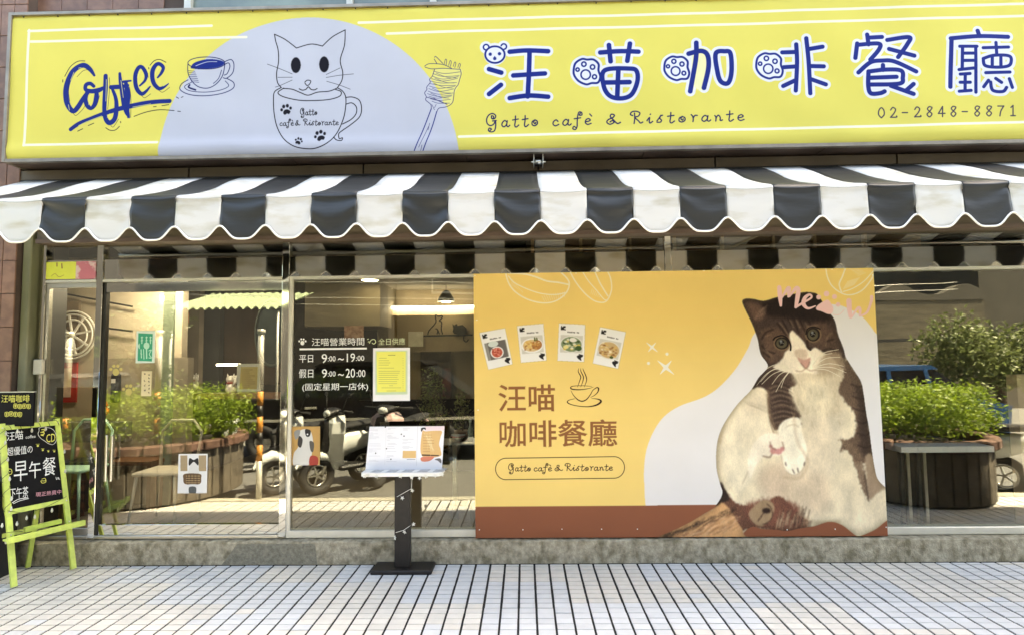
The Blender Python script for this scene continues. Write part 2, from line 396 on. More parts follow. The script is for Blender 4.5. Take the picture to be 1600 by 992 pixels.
def text_part(body, m, parent, px, y, name='lettering', th=.0012, flip=False, bold=0.):
    """real lettering, fitted into the photo box px=(x0,y0,x1,y1) on the plane at depth y"""
    c = bpy.data.curves.new(name, 'FONT'); c.body = body; c.resolution_u = 3; c.offset = bold
    o = bpy.data.objects.new(name, c); COL.objects.link(o); dg = bpy.context.evaluated_depsgraph_get()
    me = bpy.data.meshes.new_from_object(o.evaluated_get(dg)); bpy.data.objects.remove(o); bpy.data.curves.remove(c)
    n = len(me.vertices)
    if n == 0: return None
    v = np.empty(n*3); me.vertices.foreach_get('co', v); v = v.reshape(n, 3); lo, hi = v.min(0), v.max(0)
    x0, z1 = P(px[0], px[1], y); x1, z0 = P(px[2], px[3], y); of = offs(parent)
    u = (v[:, 0]-lo[0])/(hi[0]-lo[0]); t = (v[:, 1]-lo[1])/(hi[1]-lo[1])
    if flip: u = 1-u
    w_ = np.stack([x0+u*(x1-x0)-of.x, np.full(n, y-of.y), z0+t*(z1-z0)-of.z], 1)
    me.vertices.foreach_set('co', w_.ravel()); me.name = name; me.materials.clear(); me.materials.append(m); me.update()
    ob = bpy.data.objects.new(name, me); COL.objects.link(ob); ob.parent = parent; return ob

# ------------------------------------------------------------------ print of the long yellow sign
NAVY = (22, 44, 134); INK = (28, 26, 40)
SIGN = (-3.972, 4.32, 3.112, 4.262, -.24)
def sign_print():
    cv = Canvas(*SIGN[:4], SIGN[4], 430, (238, 226, 112))
    # pale disc behind the cat and cup
    cv.at(0, 0, 1)
    cv.poly([(482+236*math.cos(t*math.pi/24), 264+236*math.sin(t*math.pi/24)) for t in range(48)], (204, 207, 220), soft=1)
    # double rules; they stop at the disc
    W = (252, 250, 222)
    for a, b in (((44, 49.5), (330, 41)), ((48, 66), (384, 58.5)), ((560, 36), (1668, 5)), ((604, 53), (1668, 24)),
                 ((37, 227.5), (246, 223.5)), ((717, 214.5), (1668, 190))):
        cv.stroke([a, b], 4.2, W, sm=False)
    cv.stroke([(45, 48), (37, 228)], 4.2, W, sm=False); cv.stroke([(1672, 3), (1665, 190)], 4.2, W, sm=False)
    # brush word
    cv.at(80, 80, 7.085)
    B = lambda p, w_, **k: cv.stroke(p, [q*1.45 for q in w_], NAVY, **k)
    B([(475,275),(430,210),(370,165),(310,175),(240,230),(190,330),(165,440),(170,560),(205,640),(250,670),(300,620),(350,540),(400,470)], [18,34,40,40,42,44,46,44,40,38,40,36,34])
    B([(470,395),(430,365),(385,380),(380,430),(440,450),(520,440),(580,410)], [26,30,32,30,36,40,26])
    B([(400,450),(380,540),(400,610),(440,640),(480,600),(500,520),(500,450)], [30,34,36,30,36,40,30])
    B([(600,280),(598,420),(590,560),(590,690),(610,770),(650,800),(700,760),(720,660),(715,540),(680,440),(650,390)], [34,38,36,34,36,40,38,36,30,24,12])
    B([(660,405),(760,400),(850,385)], [34,36,20]); B([(800,345),(880,335)], [22,14])
    B([(758,255),(765,340),(790,480),(810,600)], [22,30,42,46]); B([(825,360),(845,480),(840,600),(850,740)], [30,44,40,14])
    B([(815,620),(840,690),(865,745)], [40,38,8])
    B([(980,390),(1040,330),(1050,260),(1010,190),(970,190),(935,260),(930,350),(950,430),(1000,480),(1050,450),(1095,400)], [14,22,30,30,32,34,34,34,30,24,12])
    B([(1180,300),(1220,250),(1240,190),(1200,150),(1160,160),(1125,220),(1120,300),(1140,370),(1190,420),(1240,410),(1295,370)], [14,24,28,30,32,36,36,34,30,24,12])
    B([(210,870),(300,810),(420,760),(580,700),(750,645),(900,610),(1050,580),(1180,565),(1310,560)], [30,32,30,34,38,38,36,34,34])
    Y = (249, 241, 140)
    for p in ([(250,240),(215,330)], [(190,600),(200,660)], [(300,195),(330,188)], [(415,600),(430,500),(460,480)], [(608,320),(604,560)], [(770,330),(795,520)],
              [(620,740),(650,700)], [(300,830),(400,785),(560,725)], [(955,300),(990,220),(1000,210)], [(1150,260),(1190,190)], [(1020,450),(1060,420)], [(900,625),(1100,590)], [(1240,395),(1290,365)]):
        cv.stroke(p, 6, Y)
    for p in ([(150,285),(210,180),(290,120),(370,115)], [(1095,165),(1140,115),(1200,100),(1268,130)], [(605,855),(650,882),(710,880),(755,840)], [(915,728),(1050,680),(1200,655),(1360,665)],
              [(128,325),(128,350)], [(1080,190),(1082,205)], [(768,785),(770,800)], [(410,830),(470,805)], [(290,890),(345,865)], [(1225,610),(1300,600)], [(1130,622),(1160,620)],
              [(1385,515),(1410,530)], [(1400,672),(1430,675)], [(1440,520),(1460,512)]):
        cv.stroke(p, 8, INK)
    for p in ([(285,290),(350,225),(410,210)], [(240,690),(275,718),(350,650),(380,600)], [(640,300),(645,400),(625,650)], [(440,660),(500,610),(535,500)], [(660,830),(690,845),(745,760)],
              [(865,400),(880,520),(878,740)], [(1000,500),(1035,522),(1100,480)], [(1075,300),(1070,250)], [(1190,440),(1235,462),(1310,410)], [(205,300),(190,420),(205,560)]):
        cv.stroke(p, 4, INK)
    # small line-drawn cup
    cv.at(0, 0, 3.815)
    L = lambda p, w_=5, c=(30, 34, 90), **k: cv.stroke(p, w_, c, **k)
    cv.poly([(1135,405),(1160,375),(1240,355),(1320,365),(1332,385),(1290,405),(1200,415),(1150,412)], NAVY)
    cv.stroke([(1165,395),(1230,372),(1290,370)], 4, (206, 210, 224))
    cv.ring((1228, 378), 110, 5, (30, 34, 90), ry=36)
    L([(1118,385),(1120,440),(1145,490),(1185,522),(1240,528),(1290,500),(1325,450),(1338,385)])
    L([(1338,370),(1375,358),(1392,385),(1385,435),(1350,468),(1328,466)]); L([(1340,385),(1360,378),(1368,400),(1352,440),(1334,450)])
    L([(1120,480),(1082,505),(1075,540),(1130,568),(1220,575),(1320,560),(1385,530),(1390,495),(1350,470)]); L([(1140,495),(1100,520),(1130,545),(1220,553),(1310,540),(1360,515),(1340,485)], 4)
    cv.stroke([(1130,510),(1125,525),(1165,540)], 10, (30, 34, 90))
    for k in range(7): L([(1122+k*3, 425+k*11), (1160+k*4, 428+k*11)], 3)
    L([(1318,420),(1300,470),(1270,500)], 4)
    # cat in a cup
    cv.at(380, 0, 3.815); K = (24, 22, 30)
    L = lambda p, w_=5.5, c=K, **k: cv.stroke(p, w_, c, **k)
    L([(225,525),(203,495),(197,440),(208,370),(205,300),(190,245),(183,205)]); L([(183,205),(245,235),(314,287)]); L([(314,287),(400,264),(470,276)]); L([(470,276),(530,222),(606,181)])
    L([(606,181),(602,270),(576,360),(590,430),(585,480),(560,522)])
    for cx in (311, 479): cv.disc((cx, 390 if cx < 400 else 385), 29, K, ry=47)
    L([(365,492),(380,480),(400,485),(392,505),(378,512),(366,498)], 5); L([(332,532),(350,540),(372,535),(386,520),(402,535),(422,538),(438,530)])
    for p in ([(290,443),(210,410),(142,385)], [(290,463),(205,464)], [(290,480),(220,512),(190,522)], [(492,445),(575,406)], [(492,463),(570,450),(655,442)], [(495,486),(570,508),(635,533)]): L(p, 3.2, (70, 70, 80))
    L([(240,528),(205,555),(240,580),(330,600),(420,602),(510,595),(572,575),(580,548),(548,535)]); L([(235,530),(290,535),(340,555),(385,570),(440,552),(510,545),(560,525)])
    L([(225,525),(185,550),(178,600),(182,680),(200,760),(240,830),(300,875),(370,890),(440,885),(510,850),(560,790),(595,710),(608,640),(608,580),(590,545),(560,525)])
    L([(608,582),(650,580),(690,600),(703,650),(690,700),(640,745),(590,780),(568,800),(572,830),(590,825),(585,842),(555,838),(538,820)]); L([(612,622),(645,615),(672,640),(670,680),(640,715),(590,742)])
    for c, r, a in (((254, 655), 34, -.2), ((331, 845), 24, .3), ((457, 812), 36, -.35)): paw(cv, c, r, K, a)
    curly(cv, 'Gatto', (338, 690), (442, 686), 20, 4.2, K); curly(cv, 'cafe`', (215, 752), (300, 750), 19, 4, K); curly(cv, '& Ristorante', (305, 750), (568, 747), 19, 4, K)
    # fork with noodles
    cv.at(640, 80, 5.84); Yl = (238, 230, 140)
    cv.poly([(225,175),(460,165),(465,235),(440,330),(400,400),(390,460),(350,495),(300,470),(300,400),(265,330),(205,250)], Yl)
    D = lambda p, w_=6: cv.stroke(p, w_, (52, 52, 110))
    D([(225,60),(240,55),(300,115)]); D([(222,75),(245,115)]); D([(135,140),(180,118),(300,125),(380,160)]); D([(140,150),(200,165),(300,160),(380,165),(460,170)])
    for k in range(4): D([(312+k*42, 125+k*9), (325+k*42, 78+k*13), (336+k*42, 90+k*13), (330+k*40, 135+k*9)], 5)
    D([(225,170),(205,230),(180,260),(185,290),(155,330),(155,355),(135,385),(150,420),(145,450),(190,490),(195,530)])
    D([(460,170),(468,210),(455,260),(440,310),(420,335),(405,370),(400,420),(390,470),(360,500),(320,515),(265,525),(245,560)])
    for k in range(13):
        y = 185+k*23; x0 = 215-k*6 if k < 9 else 160+(k-9)*14; x1 = 458-k*8
        D([(x0, y), ((x0+x1)/2-20, y+22+6*math.sin(k)), (x1, y+8+10*math.sin(k*1.7))], 4)
        if k % 2: D([(x0+30, y-5), ((x0+x1)/2+10, y+34), (x1-30, y+40)], 3.5)
    D([(155,425),(250,450),(340,490)], 6)
    for p in ([(195,530),(120,720),(30,930)], [(245,555),(200,700),(110,930)]): cv.stroke(p, 9, (40, 48, 130))
    for p in ([(170,690),(80,880)], [(180,660),(165,720)], [(200,490),(225,540)], [(240,490),(225,520)], [(110,860),(95,920)]): D(p, 4)
    # big characters: pale halo first, navy strokes on top
    jobs = []
    def pawmark(cx, cy, q=1.):
        o = [(590,395),(600,355),(635,332),(665,335),(700,335),(728,360),(728,395),(738,430),(725,462),(690,465),(660,472),(620,455),(595,425)]
        o = [((x-660)*q+cx, (y-402)*q+cy) for x, y in o]; r = [((x-660)*q+cx, (y-402)*q+cy, rr*q) for x, y, rr in ((657,418,26),(612,390,9),(647,360,12),(695,376,12),(706,430,11))]
        return o, r
    A = [[(120,388),(188,408)], [(186,475),(120,525)], [(235,292),(330,284),(448,288)], [(345,290),(342,400),(335,540)], [(255,424),(430,412)], [(235,548),(340,535),(448,542)],
         [(738,296),(850,288),(950,290)], [(786,254),(795,345)], [(903,245),(888,342)], [(838,395),(832,545)], [(765,462),(900,460)],
         [(1230,300),(1300,285),(1335,310),(1340,380),(1315,490)], [(1272,240),(1270,330),(1238,510)]]
    AC = [[(762,395),(757,480),(790,535),(850,550),(910,530),(943,460),(940,400),(900,385)], [(1380,300),(1390,400),(1410,455),(1450,462),(1468,400),(1462,300),(1430,287)]]
    Bq = [[(335,248),(340,350),(332,505)], [(258,292),(330,290)], [(265,375),(335,370)], [(262,480),(325,450)], [(390,215),(405,350),(413,520)], [(400,275),(480,262)], [(410,368),(488,370)], [(415,440),(500,470)],
          [(728,195),(735,250)], [(738,212),(810,208)], [(672,245),(662,325)], [(680,252),(790,245),(795,275),(745,335)], [(840,225),(960,210),(950,250),(900,320)], [(850,275),(990,312)],
          [(680,405),(745,350),(810,340),(880,345),(1000,400)], [(815,365),(815,392)], [(740,400),(830,390),(915,395),(925,435),(905,468),(740,472)], [(745,435),(890,430)], [(735,400),(735,480),(750,520),(800,520),(825,510)],
          [(860,480),(985,525)], [(985,470),(945,505)],
          [(1340,175),(1350,205)], [(1190,218),(1350,205),(1510,208)], [(1194,220),(1190,485)]]
    Bs = [[(1240,262),(1335,262)], [(1255,265),(1255,388)], [(1328,262),(1332,515)], [(1260,300),(1318,300)], [(1260,340),(1318,340)], [(1238,390),(1318,382)],
          [(1245,415),(1298,412)], [(1272,415),(1272,505)], [(1245,460),(1300,460)], [(1240,510),(1305,505)], [(1442,240),(1445,300)], [(1370,270),(1512,265)],
          [(1370,330),(1430,312),(1515,315),(1525,350),(1505,372),(1440,378),(1380,368),(1370,330)], [(1420,320),(1420,370)], [(1468,320),(1468,370)], [(1385,408),(1518,405)],
          [(1375,485),(1400,450)], [(1412,460),(1425,505),(1480,512),(1500,490)], [(1440,440),(1472,462)], [(1515,442),(1532,490)]]
    HAL = (238, 240, 246)
    p3, p4 = (730, 0, 3.5556), (1150, 0, 3.5556)
    for T, SS, wd in ((p3, A, 27), (p4, Bq, 24), (p4, Bs, 19)):
        cv.at(*T)
        for q in SS: cv.stroke(q, wd+32, HAL)
    cv.at(*p3)
    for q in AC: cv.stroke(q, 58, HAL, closed=True)
    for T, cx, cy, q in ((p3, 660, 402, 1.), (p3, 1160, 382, .94), (p4, 182, 368, 1.)):
        cv.at(*T); o, _ = pawmark(cx, cy, q); cv.poly(o, HAL); cv.stroke(o, 40, HAL, closed=True)
    cv.at(*p3); cv.disc((153, 305), 62, HAL); cv.disc((103, 268), 34, HAL); cv.disc((202, 264), 34, HAL)
    cv.poly([(1255,290),(1340,290),(1330,480),(1260,480)], (250, 246, 190), soft=2)
    for T, SS, wd in ((p3, A, 27), (p4, Bq, 24), (p4, Bs, 18)):
        cv.at(*T)
        for q in SS: cv.stroke(q, wd, NAVY)
    cv.at(*p3)
    for q in AC: cv.stroke(q, 26, NAVY, closed=True)
    for T, cx, cy, q in ((p3, 660, 402, 1.), (p3, 1160, 382, .94), (p4, 182, 368, 1.)):
        cv.at(*T); o, r = pawmark(cx, cy, q); cv.stroke(o, 12, NAVY, closed=True)
        for x, y, rr in r: cv.ring((x, y), rr, 9, NAVY)
    # plain round animal face above the first character
    cv.at(*p3); cv.ring((104, 267), 15, 9, NAVY, a0=100, a1=360); cv.ring((202, 263), 15, 9, NAVY, a0=-160, a1=80)
    cv.ring((153, 308), 54, 11, NAVY, ry=46)
    for x, y in ((127, 306), (178, 303), (152, 330)): cv.disc((x, y), 9, NAVY)
    cv.stroke([(152, 318), (152, 330)], 5, NAVY)
    curly(cv, 'Gatto', (105, 710), (412, 700), 36, 7, (34, 34, 90), gap=.35); curly(cv, 'cafe`', (472, 703), (705, 694), 34, 7, (34, 34, 90), gap=.35)
    curly(cv, '&', (765, 695), (860, 692), 36, 7.5, (34, 34, 90)); curly(cv, 'Ristorante', (905, 690), (1560, 670), 34, 7, (34, 34, 90), gap=.42)
    # telephone number, thin hand-set digits
    cv.at(*p4); DG = (74, 66, 84)
    dig = {'0': [[(.5,0),(.1,.5),(.15,1.2),(.5,1.6),(.85,1.2),(.9,.5),(.5,0)]], '2': [[(.1,1.2),(.4,1.6),(.8,1.3),(.6,.7),(.1,.05)], [(.1,.05),(.95,.08),(.98,.25)]],
           '8': [[(.85,1.5),(.45,1.6),(.2,1.25),(.5,.85),(.85,.45),(.5,0),(.15,.4),(.5,.85),(.85,1.35)]], '4': [[(.65,0),(.65,1.6)], [(.65,1.6),(.05,.5)], [(.05,.5),(1.0,.52)]],
           '7': [[(.05,1.55),(.9,1.55)], [(.9,1.55),(.5,.8),(.35,0)]], '1': [[(.2,1.3),(.5,1.6)], [(.5,1.6),(.52,0)], [(.2,0),(.85,0)]], '-': [[(.05,.75),(.8,.75)]]}
    for i, ch in enumerate('02-2848-8871'):
        x = 790+i*66.2; y = 656-i*.95
        for pl in dig[ch]: cv.stroke([(x+a*38, y-b*35) for a, b in pl], 7, DG)
    # sagging print tone, dust at the seams
    return cv.material('sign_print', rough=.55, bump=.10, bstretch=(.25, 1, 1.6), bscale=2.4, spec=.12)

# ------------------------------------------------------------------ print of the big cat banner
BAN = (-.392, 2.706, .184, 2.206, -.02)
def banner_print():
    cv = Canvas(*BAN[:4], BAN[4], 430, (254, 219, 132)); cv.at(0, 0, 1)
    H, W = cv.h, cv.w
    g = np.linspace(0, 1, H)[:, None, None]                       # the printed ground is a little deeper in the middle
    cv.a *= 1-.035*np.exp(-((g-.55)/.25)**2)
    PALE = (238, 234, 232)
    cv.poly([(1013,860),(1012,820),(1008,785),(1007,765),(1006,735),(1010,702),(1022,672),(1038,650),(1062,634),(1100,620),(1125,603),(1150,575),(1168,545),(1185,515),(1250,480),(1300,476),(1322,481),(1346,494),(1362,512),(1372,524),(1420,560),(1420,640),(1420,800),(1420,860),(1200,860)], PALE)
    BR = (150, 92, 66)
    cv.poly([(730,791.5),(1420,786),(1420,860),(730,860)], BR, sm=False, soft=1)
    # coffee beans in white line
    WH = (252, 240, 206); cv.at(730, 410, 4.51); L = lambda p, w_=9: cv.stroke(p, w_, WH)
    L([(275,60),(275,100),(300,165),(350,220),(430,265),(530,288),(620,275),(690,225),(718,165),(705,120),(650,65)], 10)
    L([(290,78),(400,85),(480,105),(560,135),(640,145),(715,160)], 12); L([(290,100),(330,145),(420,190),(520,222),(620,230),(700,215)], 8)
    L([(720,60),(750,120),(800,190),(860,250),(920,282),(980,275),(1015,200),(1010,120),(985,60)], 9)
    L([(810,65),(850,130),(910,200),(960,260),(985,270)], 7); L([(895,60),(930,140),(965,200),(990,240)], 10)
    for k in range(11): cv.stroke([(545+k*14, 278-k*3), (525+k*16, 240-k*3)], 2.5, WH); cv.stroke([(305+k*8, 165+k*4), (320+k*7, 125+k*9)], 2, WH)
    for k in range(6): cv.stroke([(870+k*12, 225+k*5), (880+k*12, 190+k*8)], 2.5, WH)
    cv.at(1000, 410, 4)
    L([(1160,25),(1170,90),(1200,150),(1260,195),(1320,205),(1390,175),(1450,100),(1475,20)], 8); L([(1290,20),(1265,90),(1245,140),(1260,190)], 9); L([(1455,60),(1400,120),(1330,165),(1270,185)], 6)
    for k in range(9): cv.stroke([(1290+k*9, 30+k*7), (1330+k*10, 20+k*6)], 2, WH); cv.stroke([(1270+k*8, 170-k*3), (1300+k*9, 120-k*3)], 2, WH)
    # sparkles
    cv.at(0, 0, 1)
    for cx, cy, r in ((1018.5, 542.5, 10), (1040, 574, 15)):
        for a in (50, 140, 230, 320):
            t = math.radians(a); q = r*(1.1 if a in (140, 320) else .9)
            cv.stroke([(cx, cy), (cx+math.cos(t)*q*.35, cy-math.sin(t)*q*.35), (cx+math.cos(t)*q, cy-math.sin(t)*q)], [r*.42, r*.26, .8], (244, 240, 226), sm=False)
    for c in ((1042, 553), (1013, 567.5)): cv.disc(c, 2.4, (244, 240, 226))
    # four dish cards, each on its tilt
    def card(q, kind):
        (x0, y0), (x1, y1), (x2, y2), (x3, y3) = q
        F = lambda u, v: ((x0*(1-u)+x1*u)*(1-v)+(x3*(1-u)+x2*u)*v, (y0*(1-u)+y1*u)*(1-v)+(y3*(1-u)+y2*u)*v)
        cv.at(730, 410, 4.51); R = lambda a, b, c, d, col, **k: cv.poly([F(a, b), F(c, b), F(c, d), F(a, d)], col, sm=False, soft=.6, **k)
        R(-.012, -.01, 1.012, 1.01, (205, 180, 120)); R(0, 0, 1, 1, (244, 242, 238))
        R(.08, .06, .26, .17, (40, 38, 36)); R(.12, .05, .16, .09, (244, 242, 238)); R(.2, .11, .3, .14, (244, 242, 238))
        for k in range(9):
            if k not in (6,): R(.34+k*.05, .2+.004*(k % 3), .373+k*.05, .235, (70, 66, 62))
        ed = (214, 210, 200)
        R(.08, .3, .93, .77, ed if kind != 0 else (150, 146, 138))
        EL = lambda u, v, ru, rv, col, **k: cv.poly([F(u+ru*math.cos(t*math.pi/8), v+rv*math.sin(t*math.pi/8)) for t in range(16)], col, **k)
        if kind == 0:
            R(.2, .3, .9, .77, (110, 104, 100)); EL(.42, .36, .2, .08, (214, 222, 216)); EL(.5, .6, .26, .16, (240, 236, 232)); EL(.5, .6, .21, .13, (196, 96, 76))
            for k in range(26): EL(.5+.16*random.uniform(-1, 1), .6+.1*random.uniform(-1, 1), .035, .022, random.choice([(222, 130, 110), (170, 70, 56), (232, 160, 140)]))
        elif kind == 1:
            EL(.5, .56, .42, .2, (246, 244, 240)); EL(.5, .56, .36, .165, (222, 196, 150)); EL(.36, .52, .18, .11, (226, 190, 120)); EL(.68, .55, .2, .13, (176, 120, 72))
            for k in range(40): EL(.5+.3*random.uniform(-1, 1), .57+.12*random.uniform(-1, 1), .04, .02, random.choice([(200, 150, 92), (150, 98, 58), (238, 214, 160), (226, 170, 90)]), op=.7)
            EL(.62, .4, .03, .06, (84, 92, 44)); EL(.7, .4, .03, .05, (92, 100, 50))
        elif kind == 2:
            EL(.5, .54, .43, .22, (236, 234, 226)); EL(.5, .54, .39, .2, (132, 148, 112))
            for k in range(36): EL(.5+.3*random.uniform(-1, 1), .54+.14*random.uniform(-1, 1), .06, .03, random.choice([(236, 232, 214), (84, 104, 60), (222, 214, 180), (60, 76, 44), (226, 196, 96)]), op=.85)
            EL(.55, .42, .13, .06, (238, 232, 222)); EL(.3, .62, .1, .05, (236, 222, 150)); EL(.78, .64, .12, .07, (66, 90, 50))
        else:
            EL(.5, .56, .44, .24, (232, 224, 206)); EL(.5, .56, .4, .215, (206, 176, 126))
            for k in range(60): EL(.5+.31*random.uniform(-1, 1), .56+.16*random.uniform(-1, 1), .05, .022, random.choice([(232, 206, 150), (176, 130, 80), (242, 226, 190), (150, 104, 62), (220, 180, 110)]), op=.75)
            EL(.66, .74, .07, .035, (76, 84, 40))
        cv.poly([F(.72, .86), F(.85, .81), F(.96, .85), F(.88, .9), F(.9, .97), F(.8, .93)], (36, 34, 34), soft=.6)
        cv.stroke([F(.8, .8), F(.95, .82)], 5, (60, 56, 54))
    card([(85,497),(265,465),(318,716),(148,755)], 0); card([(351,449),(535,433),(558,690),(378,706)], 1)
    card([(646,431),(830,441),(822,700),(636,692)], 2); card([(936,457),(1116,492),(1062,748),(884,710)], 3)
    # steaming cup
    cv.at(770, 590, 5.833); C = (44, 22, 20); L = lambda p, w_: cv.stroke(p, w_, C)
    L([(900,78),(820,72),(730,76),(708,92),(730,105),(800,108),(870,98),(915,84)], [2,4,5,9,9,7,4,2]); L([(710,115),(735,160),(775,200),(815,213),(855,195),(890,150),(910,115),(945,90),(963,98),(955,130),(925,160),(890,178)], [2,5,8,9,8,6,5,8,11,8,5,2])
    L([(745,190),(690,205),(680,225),(720,245),(800,260),(880,262),(950,245),(985,215),(960,195),(900,188)], [3,5,8,6,6,8,14,16,8,2])
    for x in (0, 30, 62): L([(770+x, 84), (790+x, 30), (800+x*.8, -10), (778+x*.8, -55-x*.1), (782+x*.6, -85)], [2, 6, 8, 6, 2])
    cv.at(0, 0, 1).text('汪喵', (779.6, 600.5, 866, 642.5), (150, 98, 60), 1.9); cv.text('咖啡餐廳', (780.8, 655, 962.8, 698), (150, 98, 60), 1.9); cv.at(770, 590, 5.833)
    # pill outline and curly line
    cv.stroke([(118,732),(1105,718)], 6, C, sm=False); cv.stroke([(118,927),(1105,914)], 6, C, sm=False); cv.ring((118,829.5), 94, 6, C, ry=97.5, a0=90, a1=270); cv.ring((1105,816), 94, 6, C, ry=98, a0=-90, a1=90)
    curly(cv, 'Gatto', (140, 850), (350, 848), 33, 6, C); curly(cv, 'cafe`', (372, 850), (540, 848), 33, 6, C); curly(cv, '&', (556, 848), (645, 846), 33, 6, C); curly(cv, 'Ristorante', (655, 846), (1095, 842), 33, 6, C)
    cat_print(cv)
    # pink word
    PK = (250, 206, 202); cv.at(1140, 440, 6.2); L = lambda p, w_: cv.stroke(p, w_, PK)
    L([(480,60),(488,150),(495,235)], [40,44,24]); L([(500,170),(560,75),(575,80),(568,150)], [14,34,40,20]); L([(580,150),(640,70),(665,85),(655,170),(640,250)], [14,34,42,42,28])
    L([(640,250),(700,215),(790,160),(775,130),(730,160),(715,220),(760,262),(830,240)], [24,22,20,22,34,40,24,12])
    cv.poly([(900,200),(950,180),(985,220),(1005,270),(985,315),(945,315),(890,292),(840,275),(845,240)], PK)
    for c, r in (((862, 155), 24), ((938, 122), 27), ((1015, 150), 24), ((1050, 225), 22)): cv.disc(c, r, PK)
    L([(1000,320),(1060,322),(1110,275)], 5); L([(1155,190),(1160,270),(1170,340)], [50,46,34]); L([(1180,350),(1240,260),(1262,270),(1262,330)], [14,24,30,20]); L([(1262,335),(1330,300),(1370,200),(1375,150)], [16,22,26,30])
    return cv.material('banner_print', rough=.5, bump=.09, bstretch=(.5, 1, 1.2), bscale=2.2, spec=.12)

def cat_print(cv):
    cv.at(0, 0, 1); CR = (236, 221, 182); before = cv.a.copy()
    out = [(1159.4,472.3),(1164,467.4),(1177,467.6),(1193,470.6),(1214,465),(1237,460.5),(1259,457),(1275.5,459.4),(1283.5,470),(1292,484),(1300,494),(1305,503),(1310,524),(1317.4,543),(1322,559),(1334,578),(1345,596),
           (1349,615),(1353,645),(1357.5,670),(1362,705),(1366,730),(1371,748),(1384,762),(1400,770),(1400,812),(1387,812),(1370,825),(1357,832),(1342,837.5),(1335,835),(1315,820),(1295,815),(1272,822),(1250,825),(1230,829),(1212,827),(1190,826),(1175,822.5),(1162,832),(1157,845),
           (1027.5,845),(1030,838),(1050,829),(1075,817),(1100,802),(1117,791),(1128.6,771),(1124.5,754),(1119.6,732.5),(1119,705),(1123,680.7),(1132.7,659),(1151.7,631.7),(1173.5,608.6),(1185,590),(1199.7,572),
           (1188.4,553),(1183.5,530),(1175.5,507.7),(1166,488)]
    bbm, MM = cv.mask(out, soft=1, sm=True)
    cv.poly(out, CR, soft=1)
    S = lambda pts, col, soft=6, fur=.8, op=1., seed=3, **k: cv.poly(pts, col, soft=soft, fur=fur, seed=seed, op=op, **k)
    # body modelling (tones of the printed photo)
    S([(1250,585),(1300,580),(1318,640),(1318,700),(1300,760),(1262,790),(1240,740),(1262,680)], (226,212,178), 14, .3)
    S([(1262,640),(1290,640),(1300,720),(1270,760),(1250,740)], (226,208,172), 14, .2, op=.6)
    S([(1225,740),(1290,742),(1310,775),(1280,805),(1240,790),(1205,770)], (222,200,164), 16, .2, op=.8)
    S([(1185,735),(1222,722),(1235,748),(1222,775),(1190,770)], (205,182,150), 12, .2, op=.8)
    S([(1300,740),(1345,735),(1375,775),(1372,815),(1345,832),(1318,815),(1300,785)], (232,216,178), 12, .3)
    # left thigh
    S([(1178,610),(1196,612),(1202,650),(1200,690),(1185,730),(1165,760),(1150,772),(1135,755),(1126,720),(1127,690),(1145,650)], (236,222,186), 8, .2)
    S([(1180,612),(1196,612),(1198,640),(1180,650),(1160,640)], (214,197,164), 12, .2, op=.6)
    S([(1140,700),(1170,700),(1175,740),(1155,765),(1138,750)], (242,229,192), 10, .2)
    for k in range(14): cv.stroke([(1160+k*2.6, 625+k*.6), (1168+k*2.4, 632+k*.7), (1178+k*1.8, 634+k)], .8, (160,142,112), op=.35)
    cv.stroke([(1198,615),(1202,655),(1210,680)], 1.6, (120,98,76), op=.7); cv.stroke([(1176,700),(1172,728),(1160,755)], 2.2, (182,164,130), op=.6)
    # left shoulder and striped foreleg
    DK = (84, 66, 54)
    S([(1198,574),(1215,576),(1236,583),(1246,600),(1232,608),(1240,625),(1250,645),(1250,652),(1236,652),(1220,664),(1212,672),(1206,664),(1200,640),(1198,612),(1186,604),(1174,608),(1184,590)], DK, 2.5, .9)
    S([(1176,606),(1188,588),(1202,578),(1210,590),(1198,606),(1186,602)], (66,50,42), 3, .9)
    for k in range(8):
        y = 604+k*7.4+random.uniform(-2, 2); cv.stroke([(1203+k*.8, y), (1214+k*1.6, y-4), (1230+k*2.6, y+1), (1236+k*2.3, y+6)], [1, random.uniform(2, 4.5), random.uniform(1.5, 3.5), 1], (52,40,34), op=.7); cv.stroke([(1203+k*.8, y+4), (1216+k*1.6, y), (1230+k*2.4, y+5)], 1.6, (138,118,94), op=.6)
    # white forepaw
    S([(1216,668),(1226,656),(1240,652),(1250,655),(1253,675),(1260,697),(1260,716),(1254,732),(1244,741),(1234,740),(1225,732),(1221,714),(1219,690)], (250,240,208), 2, .15)
    cv.stroke([(1219,690),(1221,714),(1226,732),(1236,741),(1246,740),(1255,731),(1260,714)], 1.6, (150,126,96), op=.45)
    for a, b in (((1238,733),(1241,739)), ((1246,731),(1247,737)), ((1227,722),(1228,727)), ((1257,722),(1256,727))): cv.stroke([a, b], 1.3, (60,46,40))
    for k in range(4): cv.stroke([(1226+k*2, 668-k), (1236+k*2, 663), (1248, 665+k)], .9, (196,178,140), op=.5)
    for pl, w_ in (([(1122,680),(1119,710),(1121,745),(1130,772)], 12), ([(1172,610),(1150,634),(1132,662),(1124,690)], 9), ([(1240,650),(1246,690),(1262,720),(1250,745),(1225,745)], 7), ([(1310,815),(1270,815),(1230,790)], 10), ([(1198,612),(1203,650),(1212,676)], 8)):
        for q_ in range(4): cv.stroke(pl, w_*(1-q_*.22), (176,150,114), op=.10)
    # rear foot held up
    S([(1190,680),(1204,676),(1218,680),(1226,692),(1226,705),(1216,712),(1204,712),(1192,714),(1180,730),(1172,748),(1168,720),(1176,695)], (249,236,204), 2, .2)
    cv.stroke([(1192,712),(1202,714),(1206,708)], 2.2, (120,92,74), op=.7)
